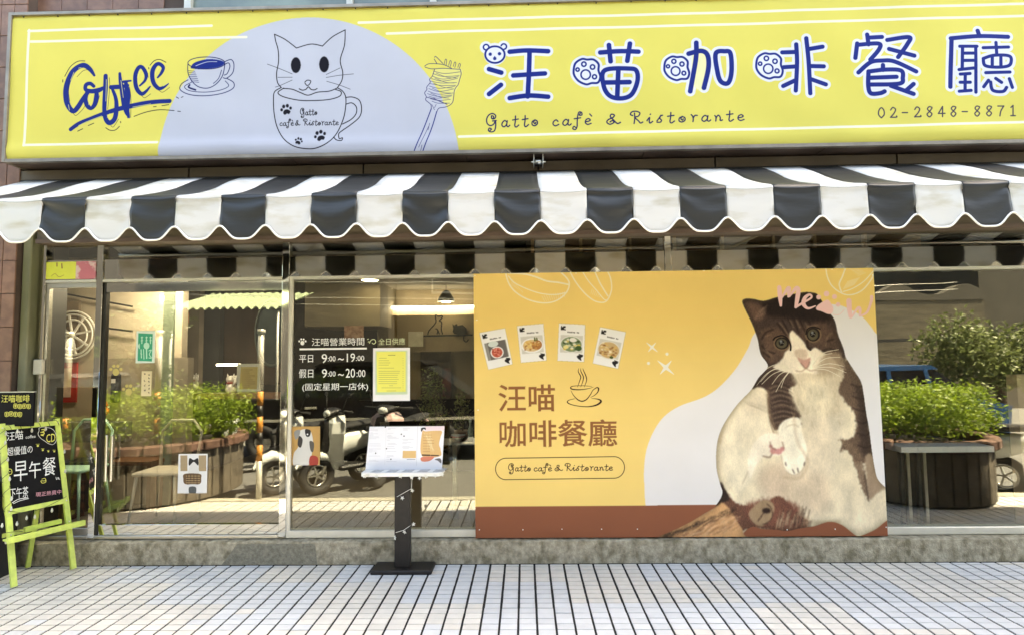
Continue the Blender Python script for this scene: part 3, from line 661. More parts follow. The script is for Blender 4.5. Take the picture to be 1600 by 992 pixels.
    cv.disc((1208, 704), 5, (206,146,132)); cv.disc((1216, 705), 6, (212,150,138), ry=4.5); cv.disc((1222, 701), 3.6, (204,142,130)); cv.disc((1204, 697), 3, (200,150,136))
    cv.stroke([(1203,690),(1205,698),(1212,702)], 1.4, (140,108,86)); cv.stroke([(1222,690),(1225,700)], 1.3, (150,118,92))
    # chest
    S([(1240,583),(1300,570),(1318,566),(1322,590),(1312,612),(1316,640),(1300,650),(1268,640),(1250,648),(1238,618),(1246,600)], (214,197,160), 8, .5)
    S([(1248,600),(1285,596),(1300,625),(1290,650),(1262,646)], (234,219,180), 8, .6)
    for k in range(40):
        x = random.uniform(1238, 1310); y = random.uniform(590, 660); a = random.uniform(-2, 2)
        cv.stroke([(x, y), (x+a, y+5), (x+a*2, y+10)], .9, random.choice([(176,156,120), (232,218,182), (158,138,106)]), op=.5)
    # dark right flank with bands
    FL = (104, 84, 66)
    S([(1322,562),(1334,578),(1346,598),(1350,620),(1354,650),(1360,690),(1366,718),(1340,722),(1330,712),(1322,700),(1312,706),(1318,690),(1334,680),(1338,655),(1326,632),(1316,622),(1310,608),(1316,590)], FL, 4, 1.2)
    S([(1335,600),(1349,612),(1355,650),(1361,700),(1348,712),(1340,670),(1342,640)], (70, 55, 45), 6, .8)
    for k in range(6): cv.stroke([(1330+k*2, 600+k*19), (1342+k*2.2, 604+k*19), (1352+k*2, 600+k*19)], 2.6, (48,36,30), op=.6)
    S([(1312,686),(1330,692),(1345,712),(1338,716),(1324,704)], (120,98,76), 4, 1.3)
    S([(1332,716),(1346,722),(1352,745),(1358,778),(1350,770),(1340,742)], (112,90,70), 4, 1.4, op=.85)
    S([(1352,712),(1364,712),(1372,745),(1384,762),(1370,770),(1358,780),(1354,745)], (170,146,116), 4, .6)
    cv.stroke([(1357,782),(1354,762),(1350,735)], 2.5, (70,52,42), op=.6)
    S([(1384,762),(1402,775),(1402,805),(1370,822),(1345,835),(1325,825),(1340,800),(1362,785)], (240,223,184), 5, .2)
    # tail, brown patch
    S([(1124,756),(1132,765),(1150,785),(1185,790),(1215,775),(1235,790),(1245,803),(1262,812),(1258,828),(1225,832),(1205,828),(1175,824),(1150,830),(1110,815),(1117,791),(1128,772)], (112, 76, 58), 3, 1.2)
    S([(1136,770),(1150,775),(1165,790),(1180,775),(1172,758),(1160,770),(1150,772),(1140,758)], CR, 3, .6)
    S([(1125,752),(1134,766),(1140,780),(1128,785),(1118,790),(1128,772)], (54, 40, 34), 2, 1.)
    S([(1165,790),(1200,780),(1240,785),(1250,810),(1230,826),(1195,822),(1170,812)], (124, 80, 62), 6, .8)
    S([(1170,800),(1190,782),(1207,785),(1209,800),(1200,815),(1188,822),(1176,815)], (168,140,104), 2, .4)
    cv.disc((1197.5, 797.5), 6.5, (52,36,30), ry=4.2, soft=1); cv.stroke([(1193,801),(1184,814)], 1.5, (80,58,44))
    cv.ring((1189, 802), 18, 1.6, (90,66,50), ry=17, a0=-60, a1=80)
    for k in range(60):
        x = random.uniform(1215, 1272); y = 800+random.uniform(-10, 14); cv.stroke([(x, y), (x-1.5, y+6), (x-3, y+13)], 1.3, random.choice([(72,52,42), (150,124,94), (196,170,130)]), op=.7)
    S([(1128,785),(1118,792),(1070,819),(1030,838),(1040,848),(1156,848),(1162,832),(1150,812),(1140,795)], (216, 166, 112), 2, 1.)
    for k in range(420):
        t = random.random(); x = 1034+t*112+random.uniform(-6, 6); y = 838-t*44+random.uniform(0, 10+t*26)
        c = (62, 46, 36) if (y < 838-t*44+9) else random.choice([(236,196,150), (170,118,76), (120,84,58), (226,180,130)])
        cv.stroke([(x, y), (x+3.5, y-2.6), (x+7, y-4)], 1.0, c, op=.5)
    # head: dark tabby cap
    HD = (70, 56, 48)
    head = [(1159.4,472.3),(1164,467.4),(1177,467.6),(1193,470.6),(1214,465),(1237,460.5),(1259,457),(1275.5,459.4),(1283.5,470),(1292,484),(1300,494),(1305,503),(1310,524),(1317.4,543),(1321,560),(1316,576),(1302,560),(1290,552),(1276,545),(1262,546),(1250,530),(1238,517),
            (1234,530),(1232,543),(1226,550),(1222,560),(1212,570),(1199.7,572),(1188.4,553),(1183.5,530),(1175.5,507.7),(1166,488)]
    S(head, HD, 2, .7)
    S([(1192,474),(1240,463),(1280,463),(1298,498),(1280,505),(1240,500),(1205,495),(1192,490)], (40,30,26), 7, .4)
    S([(1164,474),(1176,472),(1192,482),(1196,494),(1186,502),(1177,500),(1168,486)], (104,80,66), 5, .4)
    for k in range(12): cv.stroke([(1178+k*1.6, 500-k*.8), (1182+k*1.4, 492-k), (1188+k, 484-k*.6)], .8, (150,124,100), op=.45)
    S([(1186,520),(1205,512),(1230,520),(1232,545),(1212,565),(1198,568),(1190,550)], (98,76,60), 6, .8)
    S([(1250,512),(1290,505),(1308,530),(1312,560),(1290,550),(1268,540),(1254,530)], (88,68,54), 6, .8)
    for p in ([(1222,500),(1228,512),(1234,525)], [(1230,496),(1236,508)], [(1240,498),(1244,510),(1248,520)], [(1248,496),(1254,510),(1258,518)], [(1214,505),(1222,515),(1228,524)], [(1208,515),(1196,520),(1190,530)], [(1262,500),(1266,508)],
              [(1190,540),(1198,548),(1210,552)], [(1192,550),(1202,558)], [(1285,548),(1298,545),(1308,550)], [(1290,534),(1302,530)], [(1222,486),(1226,496)], [(1252,484),(1256,494)]):
        cv.stroke(p, 2.4, (36,27,24), op=.8)
    for p in ([(1218,504),(1226,514),(1231,522)], [(1234,500),(1240,512)], [(1244,500),(1250,512)], [(1258,504),(1262,512),(1260,520)], [(1205,522),(1195,526)], [(1300,520),(1292,528),(1290,540)], [(1195,545),(1206,556)], [(1278,508),(1262,510)]):
        cv.stroke(p, 1.6, (150,124,96), op=.6)
    # white blaze, muzzle
    MZ = (242, 227, 194)
    S([(1237,516),(1244,522),(1254,532),(1260,542),(1264,548),(1272,543),(1279,546),(1283,556),(1292,560),(1300,566),(1296,578),(1275,584),(1258,582),(1238,583),(1222,580),(1208,574),(1216,566),(1224,558),(1226,550),(1233,547),(1238,548),(1236,536),(1233,526)], MZ, 2.4, .7)
    S([(1285,556),(1300,548),(1316,556),(1318,574),(1300,584),(1275,584)], (168,146,114), 6, .8, op=.85)
    S([(1240,548),(1256,545),(1262,552),(1258,562),(1246,560)], (206,180,148), 4, .3, op=.8)
    S([(1246,558.5),(1256,562),(1266,558.5),(1264.5,566),(1259.5,575),(1254,570),(1249,565)], (196,150,128), 1.2, .1)
    cv.stroke([(1251,567),(1255,572),(1259,575.5),(1263,571),(1265,565)], 1.4, (84,56,46), op=.8); cv.stroke([(1259,575),(1252,580),(1243,579)], 1.1, (150,122,92)); cv.stroke([(1259,575),(1266,579),(1276,577)], 1.1, (150,122,92))
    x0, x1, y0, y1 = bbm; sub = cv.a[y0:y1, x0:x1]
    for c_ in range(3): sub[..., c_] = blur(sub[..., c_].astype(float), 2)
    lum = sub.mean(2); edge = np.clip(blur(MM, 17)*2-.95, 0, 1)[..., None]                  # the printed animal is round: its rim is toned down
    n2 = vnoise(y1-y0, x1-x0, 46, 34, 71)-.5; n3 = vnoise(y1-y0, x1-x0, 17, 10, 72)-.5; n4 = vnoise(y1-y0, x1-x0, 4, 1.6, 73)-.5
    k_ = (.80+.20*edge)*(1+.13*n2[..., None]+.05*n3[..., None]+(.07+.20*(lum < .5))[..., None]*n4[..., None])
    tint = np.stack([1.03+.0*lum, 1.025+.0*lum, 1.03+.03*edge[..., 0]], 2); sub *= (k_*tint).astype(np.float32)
    # eyes
    for (ex, ey, rx, ry, sl) in ((1221.5, 536.5, 10.4, 9.2, 1), (1270.5, 523, 10, 10.2, -1)):
        cv.disc((ex, ey), rx+2.6, (132,108,80), ry=ry+2, soft=2); cv.disc((ex, ey-.3), rx+.6, (34,25,22), ry=ry+.4); cv.disc((ex-.5, ey), rx-1.8, (84,76,58), ry=ry-1.6, soft=1)
        cv.disc((ex-.5, ey+1.5), rx-4, (104,96,72), ry=ry-4.5, soft=2, op=.6); cv.disc((ex-.7, ey-.8), 4.4, (26,20,20), soft=1); cv.disc((ex-1.5, ey-3.2), 2.1, (122,126,124), soft=1); cv.stroke([(ex-3, ey+.5), (ex+1, ey-1), (ex+3, ey+.5)], .9, (120,118,110))
    cv.stroke([(1208,531),(1212,527),(1222,524.5),(1230,529),(1235,539),(1235,547)], 2.4, (30,22,20)); cv.stroke([(1261,533),(1262,541),(1266,546)], 4, (50,36,30), op=.8); cv.stroke([(1259,522),(1262,514),(1271,511),(1281,514)], 2, (30,22,20))
    # whiskers
    for p in ([(1232,574),(1212,576),(1196,585),(1182,602)], [(1230,576),(1208,584),(1190,600)], [(1234,577),(1218,585),(1206,600)], [(1236,578),(1226,590),(1220,606)], [(1230,572),(1210,570),(1195,578)], [(1234,579),(1222,594),(1212,612)], [(1228,573),(1205,579),(1188,596)],
              [(1272,572),(1290,560),(1312,558)], [(1272,574),(1295,568),(1318,572)], [(1270,570),(1286,552),(1310,546)], [(1274,576),(1292,578),(1312,588)], [(1271,568),(1282,556),(1300,552)], [(1274,574),(1300,574),(1322,582)]):
        cv.stroke(p, [1.5, 1.1, .8, .5][:len(p)], (240,228,198), op=.85)
    # fur streaks over everything printed as cat
    x0, x1, y0, y1 = bbm; sub = cv.a[y0:y1, x0:x1]
    n1 = vnoise(y1-y0, x1-x0, 11, 2.2, 91)+.7*vnoise(y1-y0, x1-x0, 5, 5, 92)+.6*vnoise(y1-y0, x1-x0, 30, 22, 93); n1 = (n1-n1.mean())/2.3
    sub *= (1+n1[..., None]*.07*MM[..., None]).astype(np.float32)
    # the cat's own outline is a clean cut
    keep = np.zeros(cv.a.shape[:2], np.float32); keep[y0:y1, x0:x1] = np.clip(MM*1.6-.1, 0, 1)
    cv.a = before*(1-keep[..., None])+cv.a*keep[..., None]

# ------------------------------------------------------------------ materials
M_tileA = mat('cream_paving_tile', (.67, .63, .57), .5, var=.06, scale=14, bump=.06, bscale=160, objrand=.06, col2=(.61, .58, .53), mixscale=3)
M_tileB = mat('pale_blue_paving_tile', (.585, .59, .595), .5, var=.06, scale=14, bump=.06, bscale=160, objrand=.06, col2=(.60, .605, .61), mixscale=3)
M_grout = mat('dark_joint', (.008, .008, .008), .95, var=.3)
M_conc = mat('weathered_concrete', (.40, .355, .26), .9, var=.34, scale=38, bump=.8, bscale=110, col2=(.19, .165, .105), mixscale=15, thr=(.42, .66), stretch=(1, 1, .8))
M_concl = mat('pale_mortar', (.36, .34, .28), .9, var=.2, scale=20, bump=.4, bscale=120)
M_asph = mat('asphalt', (.12, .118, .11), .9, var=.25, scale=30, bump=.4, bscale=200)
M_steel = mat('polished_stainless_steel', (.74, .71, .62), .045, metal=1, var=.05, scale=3, bump=.02, bscale=3, stretch=(.3, 1, 1))
M_steel2 = mat('brushed_steel', (.70, .68, .62), .28, metal=1, var=.1, scale=12, stretch=(.2, 1, 4))
M_alu = mat('pale_aluminium', (.62, .60, .52), .35, metal=.3, var=.08, scale=10)
M_brownmetal = mat('bronze_metal_panel', (.135, .105, .070), .45, metal=.35, var=.2, scale=4, bump=.05)
M_brownsoff = mat('brown_soffit', (.10, .066, .048), .6, var=.25, scale=5)
M_dark = mat('dark_metal', (.015, .014, .013), .45, var=.2)
M_black = mat('black_paint', (.016, .014, .013), .45, spec=.3, var=.25, scale=20, bump=.03)
M_btile = mat('brown_glazed_tile', (.25, .135, .088), .4, var=.2, scale=9, bump=.05, objrand=.14, col2=(.20, .105, .070), mixscale=14)
M_mort = mat('brown_mortar', (.10, .07, .055), .9, var=.2)
M_olive = mat('olive_painted_post', (.20, .20, .11), .5, var=.25, scale=5, stretch=(1, 1, .4), col2=(.30, .29, .21), mixscale=3)
M_fabW = mat('white_awning_fabric', (.84, .83, .80), .55, var=.04, scale=5, bump=.12, bscale=5, stretch=(.7, 1, 2.2), transl=.30, col2=(.66, .62, .50), mixscale=6, thr=(.50, .74))
M_fabB = mat('charcoal_awning_fabric', (.027, .028, .027), .40, var=.15, scale=5, bump=.5, bscale=4.5, stretch=(.6, 1, 2.6), spec=.5)
M_trim = mat('white_trim', (.84, .83, .80), .6, var=.04)
M_frame = mat('sign_frame_metal', (.30, .26, .21), .4, metal=.5, var=.25, scale=9)
M_glass = glass('window_glass', .095, (.84, .85, .80))
M_glassD = glass('door_glass', .10, (.95, .95, .91))
M_glassR = glass('tinted_window_glass', .15, (.92, .92, .88))
M_lime = mat('lime_green_paint', (.60, .70, .14), .5, var=.1, scale=20, bump=.06, bscale=60, col2=(.50, .60, .13), mixscale=16)
M_chalkb = mat('blackboard', (.006, .0055, .006), .7, var=.4, scale=8, spec=.15)
M_chalk = mat('chalk_white', (.78, .78, .76), .9, var=.1)
M_chalkY = mat('chalk_yellow', (.75, .70, .15), .9, var=.1)
M_chalkP = mat('chalk_pink', (.75, .36, .42), .9, var=.1)
M_vinyl = mat('white_vinyl', (.82, .82, .80), .5, var=.03)
M_gold = mat('gold_vinyl', (.55, .45, .16), .4, metal=.3, var=.1)
M_brownv = mat('brown_print', (.235, .098, .045), .5, var=.1)
M_paper = mat('white_paper', (.82, .82, .84), .6, var=.03)
M_wallB = mat('beige_plaster', (.42, .34, .235), .8, var=.07, scale=3)
M_wallG = mat('greige_plaster', (.24, .20, .15), .8, var=.08, scale=3)
M_wood = mat('brown_wood', (.13, .062, .030), .45, var=.25, scale=5, stretch=(.4, 3, 3), bump=.05)
M_woodL = mat('light_wood', (.42, .27, .13), .5, var=.15, scale=5, stretch=(1, 1, 3))
M_red = mat('red_lacquer', (.38, .035, .028), .4, var=.15)
M_orange = mat('orange_plastic', (.62, .10, .02), .4, var=.1)
M_green = mat('dark_green_board', (.02, .075, .045), .6, var=.1)
M_mint = mat('mint_plastic', (.38, .62, .50), .45, var=.05)
M_greyst = mat('grey_stone_counter', (.15, .145, .125), .45, var=.2, scale=7)
M_leaf = mat('hedge_leaf', (.15, .23, .022), .5, var=.45, scale=16, transl=.4, col2=(.27, .36, .035), mixscale=5)
M_leafD = mat('dark_leaf', (.060, .085, .030), .5, var=.45, scale=9, transl=.25)
M_stem = mat('bark', (.12, .085, .055), .85, var=.3, scale=20)
M_skin = mat('figurine_white', (.75, .72, .66), .3, var=.05)
M_rubber = mat('rubber', (.02, .02, .02), .8)
M_scW = mat('white_scooter_paint', (.70, .72, .70), .18, var=.03)
M_scP = mat('pale_pink_scooter_paint', (.62, .44, .42), .2, var=.03)
M_blue = mat('blue_car_paint', (.03, .09, .22), .15, var=.03)
M_lampE = mat('lit_lamp', (.9, .85, .7), .5, emit=(1.0, .86, .62), estr=7)
M_lampL = mat('added_fill_lamp', (.9, .85, .7), .5, emit=(1.0, .92, .78), estr=24)
M_lampS = mat('lit_strip', (.9, .88, .8), .5, emit=(1.0, .93, .80), estr=4)
M_bulb = mat('frosted_plastic', (.75, .75, .70), .3, transl=.3)
M_cable = mat('green_black_cable', (.03, .04, .02), .5)

# ------------------------------------------------------------------ ground: paved walk, kerb, road
Y0 = -.05                                     # face of the concrete step
CW, RH, XB = .1098, .0707, -.0575
walk = bpy.data.objects.new('pavement', None); COL.objects.link(walk); walk['kind'] = 'structure'
one('joint_bed', M_grout, walk, -14, 14, -1.83, .02, -.25, -.0045)
def tile_mesh(w, d, m):
    b = MB(); h, c = .018, .0014
    v = [(0, 0, -h), (w, 0, -h), (w, d, -h), (0, d, -h), (0, 0, -c), (w, 0, -c), (w, d, -c), (0, d, -c), (c, c, 0), (w-c, c, 0), (w-c, d-c, 0), (c, d-c, 0)]
    b.add(v, [(0, 3, 2, 1), (0, 1, 5, 4), (1, 2, 6, 5), (2, 3, 7, 6), (3, 0, 4, 7), (4, 5, 9, 8), (5, 6, 10, 9), (6, 7, 11, 10), (7, 4, 8, 11), (8, 9, 10, 11)])
    o = b.build('tile', m, walk, local=True); return o
GX, GY = .0130, .0070
prot = {}
patchA = {('A', j): c for j, c in zip(range(-7, 8), [0, 0, 1, 1, 0, 1, 1, 0, 0, 1, 1, 0, 0, 1, 0])}
patchA.update({('B', j): c for j, c in zip(range(-7, 8), [1, 0, 0, 1, 1, 0, 1, 1, 0, 0, 1, 1, 0, 0, 1])})
patchA.update({('C', j): c for j, c in zip(range(-7, 8), [0, 0, 0, 0, 1, 0, 0, 1, 1, 1, 0, 1, 1, 1, 0])})
def tcol(k, r):
    j = (k+2)//5; band = 'A' if r < 5 else 'B' if r < 10 else 'C' if r < 15 else None
    if (band, j) in patchA: c = patchA[(band, j)]
    else: c = (j*7+(r//5)*5+(j*j) % 3) % 2
    if random.random() < .012: c = 1-c
    return c
cells = []
for k in range(-125, 126):
    for r in range(0, 26):
        x0 = XB+k*CW+GX/2; y1 = (Y0-.004) if r == 0 else (-.099-.0707*(r-1)-GY/2)
        y0 = -.099-.0707*r+GY/2
        if y0 < -1.83: continue
        d = Vector((x0-CAM[0], y0-CAM[1], -1.56)); f = Vector(AX[2]); dd = d.dot(f)
        px = CXP+FPX*d.dot(Vector(AX[0]))/dd if dd > .2 else 9e9; py = CYP-FPX*d.dot(Vector(AX[1]))/dd if dd > .2 else 9e9
        cells.append(((dd if (-10 < px < 1590 and py < 1000) else 1e3+dd), x0, y0, y1-y0, tcol(k, r)))
cells.sort(key=lambda c: c[0])
for c in cells[:300]:
    key = (round(c[3], 3), c[4])
    if key not in prot: prot[key] = tile_mesh(CW-GX, c[3], (M_tileA, M_tileB)[c[4]]); o = prot[key]; first = True
    else: o = prot[key].copy(); COL.objects.link(o)
    o.location = (c[1]+random.uniform(-.0006, .0006), c[2]+random.uniform(-.0005, .0005), random.uniform(-.0012, .0012))
    o.rotation_euler = (random.uniform(-.003, .003), random.uniform(-.003, .003), 0)
b = MB()
for c in cells[300:]:
    w, d, z = CW-GX, c[3], random.uniform(-.001, .001); x, y, e = c[1]+random.uniform(-.0006, .0006), c[2], .0016; b.mi = c[4]
    v = [(x, y, -.018), (x+w, y, -.018), (x+w, y+d, -.018), (x, y+d, -.018), (x+e, y+e, z), (x+w-e, y+e, z), (x+w-e, y+d-e, z), (x+e, y+d-e, z)]
    b.add(v, [(0, 1, 5, 4), (1, 2, 6, 5), (2, 3, 7, 6), (3, 0, 4, 7), (4, 5, 6, 7)])
b.build('tile_field', [M_tileA, M_tileB], walk, kind='stuff')
tag(one('kerb', M_concl, None, -40, 40, -1.98, -1.833, -.30, -.002, ch=.01), kind='structure')
tag(one('road', M_asph, None, -60, 60, -13, -1.981, -.5, -.15), kind='structure')
b = MB()
for x in np.arange(-38, 38, 5.0): b.box(x, x+2.5, -7.1, -6.98, -.15, -.146)
tag(b.build('road_marking', M_concl), kind='structure')
tag(one('ground', M_asph, None, -150, 150, -150, 60, -.9, -.5), kind='structure')

# ------------------------------------------------------------------ the shop building
bld = thing('shop_building', 'brown tiled shop building with a wide glass front on a concrete step', 'building', (0, 0, 0))
XL, XR = -3.885, 5.3
FB = .02                                     # front of frames
b = MB(); N = 120
xs = np.linspace(-4.02, 6.2, N)              # step with a slightly chipped, uneven top edge
vs = []
for i, x in enumerate(xs):
    e = .004*math.sin(i*1.7)+random.uniform(-.003, .003)
    vs += [(x, Y0, -.2), (x, Y0+random.uniform(-.002, .002), .165+e), (x, Y0+.012, .173+e*.5), (x, .30, .176)]
b.add(vs, [(i*4+j, i*4+4+j, i*4+5+j, i*4+1+j) for i in range(N-1) for j in range(3)], False); b.build('concrete_step', M_conc, bld)
one('foundation', M_conc, bld, -4.02, 6.2, .28, 6, -.4, .165)
x0, z1 = P(352, 853, -.05); x1, z0 = P(492, 880, -.05)
b = MB(); b.prism([(x0-.03, .0), (x0+.02, .06), (x0+.09, .158), (x1, .160), (x1+.02, .0)], Y0-.0025, Y0+.004); b.build('repair_patch', mat('darker_concrete', (.22, .205, .155), .9, var=.35, scale=45, bump=.7, bscale=100), bld)
one('dirt_joint', M_grout, bld, -4.0, 6.2, Y0-.006, Y0-.001, -.003, .0035)
# pillar at the left with tiles, and olive downpipe post
one('pillar_core', M_mort, bld, -5.2, -3.996, -.08, .30, -.02, 4.9)
k = 0; pt = None
for zi in range(0, 18):
    z0 = -.0+zi*.262
    for xi in range(0, 11):
        x1 = -3.994-xi*.107
        if pt is None:
            bb = MB(); bb.box(0, .103, 0, .012, 0, .257, ch=.002); pt = bb.build('tile', M_btile, bld, local=True); o = pt
        else: o = pt.copy(); COL.objects.link(o)
        o.location = (x1-.103, -.093, z0+.002)
one('corner_post', M_olive, bld, -3.985, -3.915, -.045, .30, .17, 2.62, ch=.008)
one('dark_gap_filler', M_dark, bld, -3.915, -3.888, .06, .30, .17, 2.62)
# upper wall with brown tiles
one('upper_wall', M_mort, bld, -12, 14, .02, .35, 2.53, 9.0)
one('side_wall', M_mort, bld, -12, -5.2, -.06, .30, -.5, 2.53); one('side_wall', M_mort, bld, 5.32, 14, -.06, .9, -.5, 2.53)
one('rear_wall', M_mort, bld, -12, 14, 5.6, 5.9, -.5, 9.0); one('roof', M_mort, bld, -12, 14, .02, 5.9, 8.7, 8.99)
q = None; wx0, wx1 = P(291, 4, -.02)[0], P(1500, 4, -.02)[0]
for zi in range(0, 8):
    for xi in range(0, 15):
        x0 = -5.3+xi*.215; z0 = 3.0+zi*.262 if False else 2.62+zi*.262
        if x0+.21 > wx0-.06 and z0+.26 > 4.25: continue
        if x0 > -3.9 and z0 < 4.0: continue
        if q is None:
            bb = MB(); bb.box(0, .211, 0, .012, 0, .257, ch=.002); q = bb.build('tile', M_btile, bld, local=True); o = q
        else: o = q.copy(); COL.objects.link(o)
        o.location = (x0, .007, z0)
# window above the sign, only its foot is in view
uw = MB(); uw.box(wx0, wx0+.055, -.05, .018, 4.27, 5.6); uw.box(wx0+.055, wx1, -.05, .018, 5.54, 5.6); uw.box(wx0+.055, wx1, -.05, .018, 4.27, 4.305)
for px in (542, 672, 900, 1130, 1360): x = P(px, 4, -.03)[0]; uw.box(x, x+.05, -.045, .016, 4.305, 5.54)
uf = uw.build('upper_window', M_alu, bld); gl = MB(); gl.box(wx0+.055, wx1, -.012, -.004, 4.305, 5.54)
gl.build('pane', mat('frosted_green_glass', (.23, .29, .24), .15, var=.3, scale=2.5, spec=.8, col2=(.14, .18, .16), mixscale=1.5), uf)
# header beam behind the awning edge, three stepped boards
one('header_beam', M_brownmetal, bld, -3.885, 5.3, -.03, .10, 2.535, 3.02)
one('header_rail', M_brownsoff, bld, -3.885, 5.3, -.045, .09, 2.500, 2.533); one('header_rail', M_brownmetal, bld, -3.885, 5.3, -.055, -.031, 2.60, 2.625)
# stainless frame
for (a, c) in ((-3.885, -3.845), (-3.43, -3.378), (-1.925, -1.868)):
    one('post', M_steel, bld, a, c, FB, .10, .176, 2.498, ch=.003)
one('post', M_steel, bld, 1.115, 1.165, FB, .10, 2.205, 2.498, ch=.003)
for px in (1582,): x = P(px, 600, .03)[0]; one('post', M_alu, bld, x+.6, x+.65, FB, .10, .176, 2.2)
for x0, x1 in ((-3.845, -3.43), (-3.378, -1.925), (-1.868, 1.115), (1.165, 5.3)):
    zt = 2.375
    one('transom_rail', M_steel, bld, x0+.001, x1-.001, FB+.012, .09, 2.212, zt, ch=.002)
    one('transom_trim', M_alu, bld, x0+.001, x1-.001, FB, .088, 2.190, 2.2115)
    o = one('transom_pane', M_glassR, bld, x0+.001, x1-.001, .05, .056, zt+.001, 2.4985)
one('bottom_rail', M_alu, bld, -1.867, 5.3, FB, .10, .178, .235, ch=.004)
one('bottom_rail', M_steel2, bld, -3.377, -1.926, FB, .10, .178, .205, ch=.003); one('bottom_rail', M_steel2, bld, -3.844, -3.431, FB, .10, .178, .205, ch=.003)
# fixed window (partly behind the banner) and right window
one('window_pane', M_glass, bld, -1.867, -.02, .046, .053, .236, 2.1895)
one('window_pane', M_glassR, bld, .0, 5.3, .046, .053, .236, 2.1895)
one('window_trim', M_alu, bld, -1.866, -1.838, FB+.004, .046, .236, 2.1885)
# sliding door with rails
dr = MB(); dr.box(-3.352, -1.927, .034, .075, 2.108, 2.186); dd = dr.build('door', M_steel, bld)
one('bottom_rail', M_steel, dd, -3.352, -1.927, .034, .075, .206, .285, ch=.002); one('stile', M_dark, dd, -3.376, -3.353, .034, .075, .206, 2.186)
one('pane', M_glassD, dd, -3.352, -1.928, .050, .056, .286, 2.107)
one('handle', M_steel2, dd, -3.305, -3.287, .005, .022, .62, .98, ch=.004); one('handle', M_steel2, dd, -3.262, -3.244, .005, .022, .62, .98, ch=.004)
sd = MB(); sd.box(-3.842, -3.82, .034, .07, .206, 2.186); sdo = sd.build('side_door', M_steel2, bld)
one('pane', M_glassD, sdo, -3.819, -3.432, .046, .052, .26, 2.15); one('bottom_rail', M_steel2, sdo, -3.819, -3.432, .034, .07, .207, .259, ch=.002)
one('top_rail', M_steel2, sdo, -3.819, -3.432, .034, .07, 2.151, 2.188); x, z = P(60, 565, .02); one('hinge', M_alu, sdo, x-.02, x+.05, -.01, .03, z-.1, z+.02, ch=.006)

# ------------------------------------------------------------------ interior shell
one('interior_floor', mat('interior_floor_tile', (.16, .13, .10), .35, var=.15, scale=4), bld, -3.99, 5.3, .11, 5.5, .17, .178)
one('interior_ceiling', mat('interior_ceiling', (.20, .17, .13), .9, var=.05), bld, -6.6, 5.3, .31, 5.5, 2.62, 2.70)
one('interior_back_wall', M_wallG, bld, -6.6, 5.3, 5.0, 5.1, .18, 2.62)
one('interior_side_wall', M_wallB, bld, -6.6, -6.5, .31, 5.0, .18, 2.62); one('interior_front_wall', M_wallB, bld, -6.5, -4.0, .305, .36, .18, 2.62); one('interior_side_wall', M_wallG, bld, 5.22, 5.3, .31, 5.0, .18, 2.62)
def face(name, m, par, pxa, pya, pxb, pyb, y, th=.02, **k):
    x0, z1 = P(pxa, pya, y); x1, z0 = P(pxb, pyb, y); return one(name, m, par, min(x0, x1), max(x0, x1), y, y+th, min(z0, z1), max(z0, z1), **k)
# dark sheet added behind the banner and right-hand window so reflections dominate
one('dark_backing_sheet', mat('dark_brown_backing', (.026, .019, .013), .8, var=.3, scale=3, spec=.1), bld, .02, 5.2, .34, .37, .18, 2.61)
one('brown_lining', mat('ochre_lining', (.16, .09, .035), .7, var=.2, scale=3), bld, .35, 3.3, .30, .33, 2.22, 2.61)
for px in (832, 908, 985, 1055, 1130, 1210, 1275, 1354):
    x, _ = P(px, 385, .25); one('lining_batten', M_woodL, bld, x-.012, x+.012, .26, .298, 2.25, 2.60)
# partition at the left with shelves and counter
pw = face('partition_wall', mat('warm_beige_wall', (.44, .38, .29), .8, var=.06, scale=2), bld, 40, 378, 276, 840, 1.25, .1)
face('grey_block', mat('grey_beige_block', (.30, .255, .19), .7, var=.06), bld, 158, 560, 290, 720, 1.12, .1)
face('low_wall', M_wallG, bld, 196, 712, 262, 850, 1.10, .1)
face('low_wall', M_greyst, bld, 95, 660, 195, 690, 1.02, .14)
for (a, b_, c, d) in ((60, 452, 156, 470), (60, 500, 90, 505), (160, 471, 198, 478), (160, 512, 198, 517)):
    x0, z0 = P(a, b_, 1.1); x1, z1 = P(c, d, 1.1); bb = MB(); bb.bar((x0, 1.18, z0), (x1, 1.18, z1), .02, .018); bb.build('shelf_rail', M_dark, bld)
face('service_hatch', mat('dark_hatch', (.20, .15, .10), .7, var=.2), bld, 62, 470, 120, 560, 1.22, .03)
# hall wall with calligraphy, dark doorway, dark rear
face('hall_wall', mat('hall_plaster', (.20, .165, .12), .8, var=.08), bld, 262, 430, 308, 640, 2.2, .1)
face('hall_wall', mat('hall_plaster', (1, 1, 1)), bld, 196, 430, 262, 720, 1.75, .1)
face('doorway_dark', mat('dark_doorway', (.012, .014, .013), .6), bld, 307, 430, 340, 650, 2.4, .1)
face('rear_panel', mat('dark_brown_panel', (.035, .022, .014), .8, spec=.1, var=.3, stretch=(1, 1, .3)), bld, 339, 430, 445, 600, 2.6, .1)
face('glazed_edge', mat('pale_green_edge', (.20, .24, .18), .3), bld, 256, 455, 263, 790, 1.0, .03)
